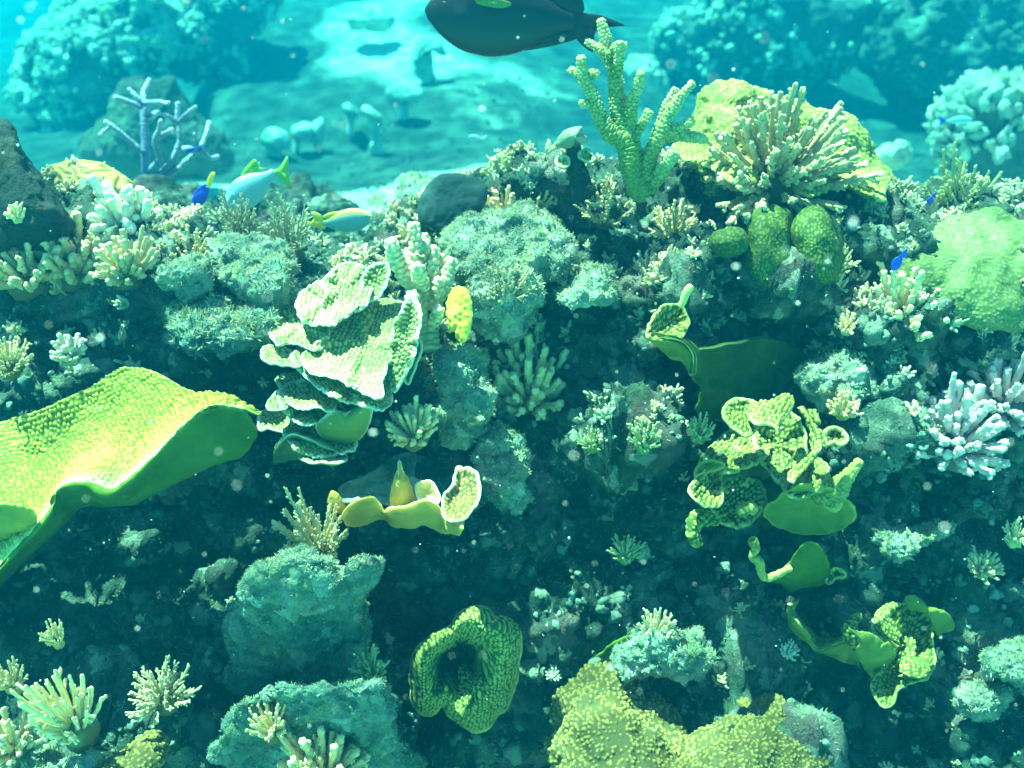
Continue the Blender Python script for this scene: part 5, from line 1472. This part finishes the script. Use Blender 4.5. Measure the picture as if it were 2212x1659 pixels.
# ================================================================== the far reef
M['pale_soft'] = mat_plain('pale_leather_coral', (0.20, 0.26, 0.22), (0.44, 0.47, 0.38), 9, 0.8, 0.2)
def bommie(pts, Y, df, label, n, size, mat=M['far_coral'], core=M['far_rock'], seed=1, name='coral_mound', lump=0.18, stretch=1.4, group='coral mounds on the far reef'):
    P = np.array(pts, float)
    Y = Y if name != 'coral_mound' or abs(Y - 6.2) < .1 else min(Y + 2, seabed_Y(P[:, 0].mean(), P[:, 1].max() - 12))
    t = thing(name, label, 'coral', at(P[:, 0].mean(), P[:, 1].max(), Y), group)
    me, G = blob('core', pts, Y, df, df * 1.3, core, lump=lump, lfreq=1.8, fine=0.04, cell=0.10, csize=0.5, seed=seed, step=5, loose=True)
    link('core', me, t)
    rng = np.random.default_rng(seed)
    nn = normals_of(G, True); c = G.reshape(-1, 3).mean(0)
    sg = 1 if (nn * (G - c)).sum(-1).mean() > 0 else -1
    nz = fbm(G * 2.6, 3, seed + 4)
    w = (np.clip(0.35 + nn[..., 2] * sg, .05, 1)) * sstep(-.35, .35, nz)
    q, m = sample_grid(G, n, rng, w)
    link('growth', clumps(q, m * sg, size, rng, mat, 'growth', stretch), t, kind='stuff')
    return t


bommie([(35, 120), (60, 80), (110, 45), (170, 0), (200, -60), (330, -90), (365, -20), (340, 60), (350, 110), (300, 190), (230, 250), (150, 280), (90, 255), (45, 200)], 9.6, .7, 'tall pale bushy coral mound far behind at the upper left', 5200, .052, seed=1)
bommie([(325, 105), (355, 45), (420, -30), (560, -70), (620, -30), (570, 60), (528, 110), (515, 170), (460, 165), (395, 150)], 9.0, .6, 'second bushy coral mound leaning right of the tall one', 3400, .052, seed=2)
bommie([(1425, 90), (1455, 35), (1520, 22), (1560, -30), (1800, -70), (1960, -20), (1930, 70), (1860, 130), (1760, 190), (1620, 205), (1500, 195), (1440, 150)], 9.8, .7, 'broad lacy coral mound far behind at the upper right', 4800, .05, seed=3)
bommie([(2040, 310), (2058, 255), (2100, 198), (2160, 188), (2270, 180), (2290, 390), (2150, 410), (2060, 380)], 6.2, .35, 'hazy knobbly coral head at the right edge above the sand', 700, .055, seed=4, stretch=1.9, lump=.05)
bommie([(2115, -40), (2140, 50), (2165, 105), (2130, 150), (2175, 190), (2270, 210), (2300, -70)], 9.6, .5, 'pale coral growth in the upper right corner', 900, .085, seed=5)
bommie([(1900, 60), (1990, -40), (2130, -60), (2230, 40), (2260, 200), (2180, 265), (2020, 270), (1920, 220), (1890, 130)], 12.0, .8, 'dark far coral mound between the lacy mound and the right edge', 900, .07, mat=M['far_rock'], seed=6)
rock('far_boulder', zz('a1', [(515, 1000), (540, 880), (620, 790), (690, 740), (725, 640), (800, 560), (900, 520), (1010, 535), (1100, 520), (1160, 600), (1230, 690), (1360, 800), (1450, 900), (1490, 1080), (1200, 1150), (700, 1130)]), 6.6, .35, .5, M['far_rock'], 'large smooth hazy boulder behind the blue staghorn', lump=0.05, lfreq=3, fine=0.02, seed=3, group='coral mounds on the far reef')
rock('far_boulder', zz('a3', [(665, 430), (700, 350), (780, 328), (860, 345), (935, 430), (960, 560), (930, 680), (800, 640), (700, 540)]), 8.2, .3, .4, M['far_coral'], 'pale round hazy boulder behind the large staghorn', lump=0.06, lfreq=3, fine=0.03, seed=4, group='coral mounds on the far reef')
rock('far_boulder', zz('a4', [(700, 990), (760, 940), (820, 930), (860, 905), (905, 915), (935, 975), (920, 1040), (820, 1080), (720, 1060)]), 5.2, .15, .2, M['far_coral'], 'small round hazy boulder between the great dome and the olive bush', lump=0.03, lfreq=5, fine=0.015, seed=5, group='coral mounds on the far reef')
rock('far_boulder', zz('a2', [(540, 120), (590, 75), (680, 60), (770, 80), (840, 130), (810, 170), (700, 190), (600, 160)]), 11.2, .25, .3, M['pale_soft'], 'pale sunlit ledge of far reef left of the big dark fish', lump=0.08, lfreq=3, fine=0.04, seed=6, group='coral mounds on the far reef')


def mushroom(cap, stem, Y, label):
    sp = np.array(stem, float); Y = seabed_Y(sp[:, 0].mean(), sp[:, 1].max()) - 0.03
    t = thing('leather_coral', label, 'coral', at(*np.array(stem, float).mean(0), Y), 'pale leather corals in the haze')
    blob('cap', cap, Y, .10, .12, M['pale_soft'], t, lump=0.03, lfreq=6, fine=0.004)
    blob('stem', stem, Y + .02, .05, .06, M['pale_soft'], t, lump=0.02, lfreq=6, fine=0.004)


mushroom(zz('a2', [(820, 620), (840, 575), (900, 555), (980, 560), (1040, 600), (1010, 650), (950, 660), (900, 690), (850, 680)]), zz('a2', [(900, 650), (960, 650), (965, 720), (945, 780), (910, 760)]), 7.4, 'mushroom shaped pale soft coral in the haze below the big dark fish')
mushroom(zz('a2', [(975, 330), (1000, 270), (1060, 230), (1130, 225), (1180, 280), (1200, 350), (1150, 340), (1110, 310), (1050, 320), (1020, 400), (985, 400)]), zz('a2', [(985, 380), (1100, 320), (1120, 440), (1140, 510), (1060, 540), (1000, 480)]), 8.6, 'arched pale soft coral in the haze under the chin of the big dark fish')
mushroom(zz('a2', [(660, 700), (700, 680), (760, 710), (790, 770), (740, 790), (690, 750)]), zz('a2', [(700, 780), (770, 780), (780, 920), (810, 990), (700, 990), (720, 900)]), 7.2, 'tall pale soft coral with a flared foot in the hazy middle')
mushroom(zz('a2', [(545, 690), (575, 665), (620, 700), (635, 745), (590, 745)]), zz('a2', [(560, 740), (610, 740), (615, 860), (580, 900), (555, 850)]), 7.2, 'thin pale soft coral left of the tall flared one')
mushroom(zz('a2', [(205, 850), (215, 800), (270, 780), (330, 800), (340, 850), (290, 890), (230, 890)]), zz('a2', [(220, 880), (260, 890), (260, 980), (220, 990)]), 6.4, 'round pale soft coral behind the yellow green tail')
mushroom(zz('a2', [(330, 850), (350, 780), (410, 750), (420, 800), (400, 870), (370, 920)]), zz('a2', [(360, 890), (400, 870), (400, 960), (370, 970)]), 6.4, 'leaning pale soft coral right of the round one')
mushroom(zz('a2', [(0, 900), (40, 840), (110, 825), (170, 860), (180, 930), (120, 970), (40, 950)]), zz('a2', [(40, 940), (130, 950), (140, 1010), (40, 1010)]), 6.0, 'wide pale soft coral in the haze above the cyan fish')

# loose rubble on the far floor
rng = np.random.default_rng(55)
rx_, ry_ = rng.uniform(-8, 8, 9000), rng.uniform(4.6, 15, 9000)
keep = fbm(np.stack([rx_, ry_, 0 * rx_], -1) * 0.8, 3, 77) > rng.uniform(-.3, .5, 9000)
rx_, ry_ = rx_[keep], ry_[keep]
rp = np.stack([rx_, ry_, seabed_z(rx_, ry_) - .01], -1)
o = link('rubble', clumps(rp, np.tile([0, 0, 1.0], (len(rp), 1)), 0.028, rng, M['far_rock'], 'rubble', 0.8), kind='stuff'); tag(o, 'broken coral rubble strewn over the hazy sea floor', 'rubble')

# ================================================================== fine growth over the front reef
rng = np.random.default_rng(99)
vis = (np.abs(REEF_G[..., 0]) < 1.9) & (REEF_G[..., 1] > 1.75) & (REEF_G[..., 1] < 3.3)
nrm = normals_of(REEF_G); sg = -1 if nrm[..., 2].mean() < 0 else 1
patch = sstep(-.25, .35, fbm(REEF_G * 5, 3, 201))
w = vis * np.clip(nrm[..., 2] * sg + 0.35, 0.03, 1)
q, n = sample_grid(REEF_G, 45000, rng, w * (0.2 + patch))
o = link('algae_turf', blades(q, n * sg, 0.011, rng, M['turf'], 'algae_turf'), kind='stuff'); tag(o, 'short fuzzy algae turf over the front reef rock', 'algae')
patch2 = sstep(0.05, .45, fbm(REEF_G * 7 + 9, 3, 211))
q, n = sample_grid(REEF_G, 1500, rng, w * (0.03 + patch2))
o = link('encrusting_growth', clumps(q, n * sg, 0.011, rng, M['pale_rock'], 'encrusting_growth', 1.3), kind='stuff'); tag(o, 'small pale encrusting lumps over the front reef rock', 'growth')
low = vis * sstep(-.7, -1.0, REEF_G[..., 2]) * np.clip(0.25 - nrm[..., 1] * sg, .05, 1)
q, n = sample_grid(REEF_G, 520, rng, low * (0.15 + patch))
o = link('rock_nodules', clumps(q, n * sg, 0.045, rng, M['reef'], 'rock_nodules', 0.9), kind='stuff'); tag(o, 'knobbly crusted rock nodules too many to count over the dark lower slope', 'rock')
q, n = sample_grid(REEF_G, 1600, rng, low * (0.1 + patch2))
o = link('crust_nodules', clumps(q, n * sg, 0.018, rng, M['turf_rock'], 'crust_nodules', 1.1), kind='stuff'); tag(o, 'small mossy crust nodules too many to count over the dark lower slope', 'growth')
for lab, col, cnt, sd in (('small tan coral tufts too many to count over the front reef rock', (0.66, 0.52, 0.28), 800, 301), ('small grey green coral tufts too many to count over the front reef rock', (0.40, 0.44, 0.28), 700, 331)):
    pt = sstep(-.05, .4, fbm(REEF_G * 4.5 + 3, 3, sd))
    q, n = sample_grid(REEF_G, cnt, rng, w * (0.02 + pt) * (0.06 + sstep(-1.25, -0.75, REEF_G[..., 2])))
    o = link('coral_tufts', tufts(q, n * sg, 0.024, rng, M['branch'], 'coral_tufts', 22), None, col, kind='stuff'); tag(o, lab, 'coral')

# specks drifting in the water
v0, f0 = ico()
ns = 420
pp = at(rng.uniform(-60, 2270, ns), rng.uniform(-40, 1700, ns), rng.uniform(0.7, 2.1, ns))
rr = 0.0007 * rng.lognormal(0, .5, ns)
el = rng.uniform(.6, 1.6, (ns, 1, 3))
V = pp[:, None] + v0[None] * el * rr[:, None, None]
o = link('drifting_specks', make_mesh('drifting_specks', V, None, (f0[None] + (np.arange(ns) * len(v0))[:, None, None]).reshape(-1, 3), [M['specks']]), kind='stuff')
tag(o, 'tiny white specks drifting in the water', 'specks')
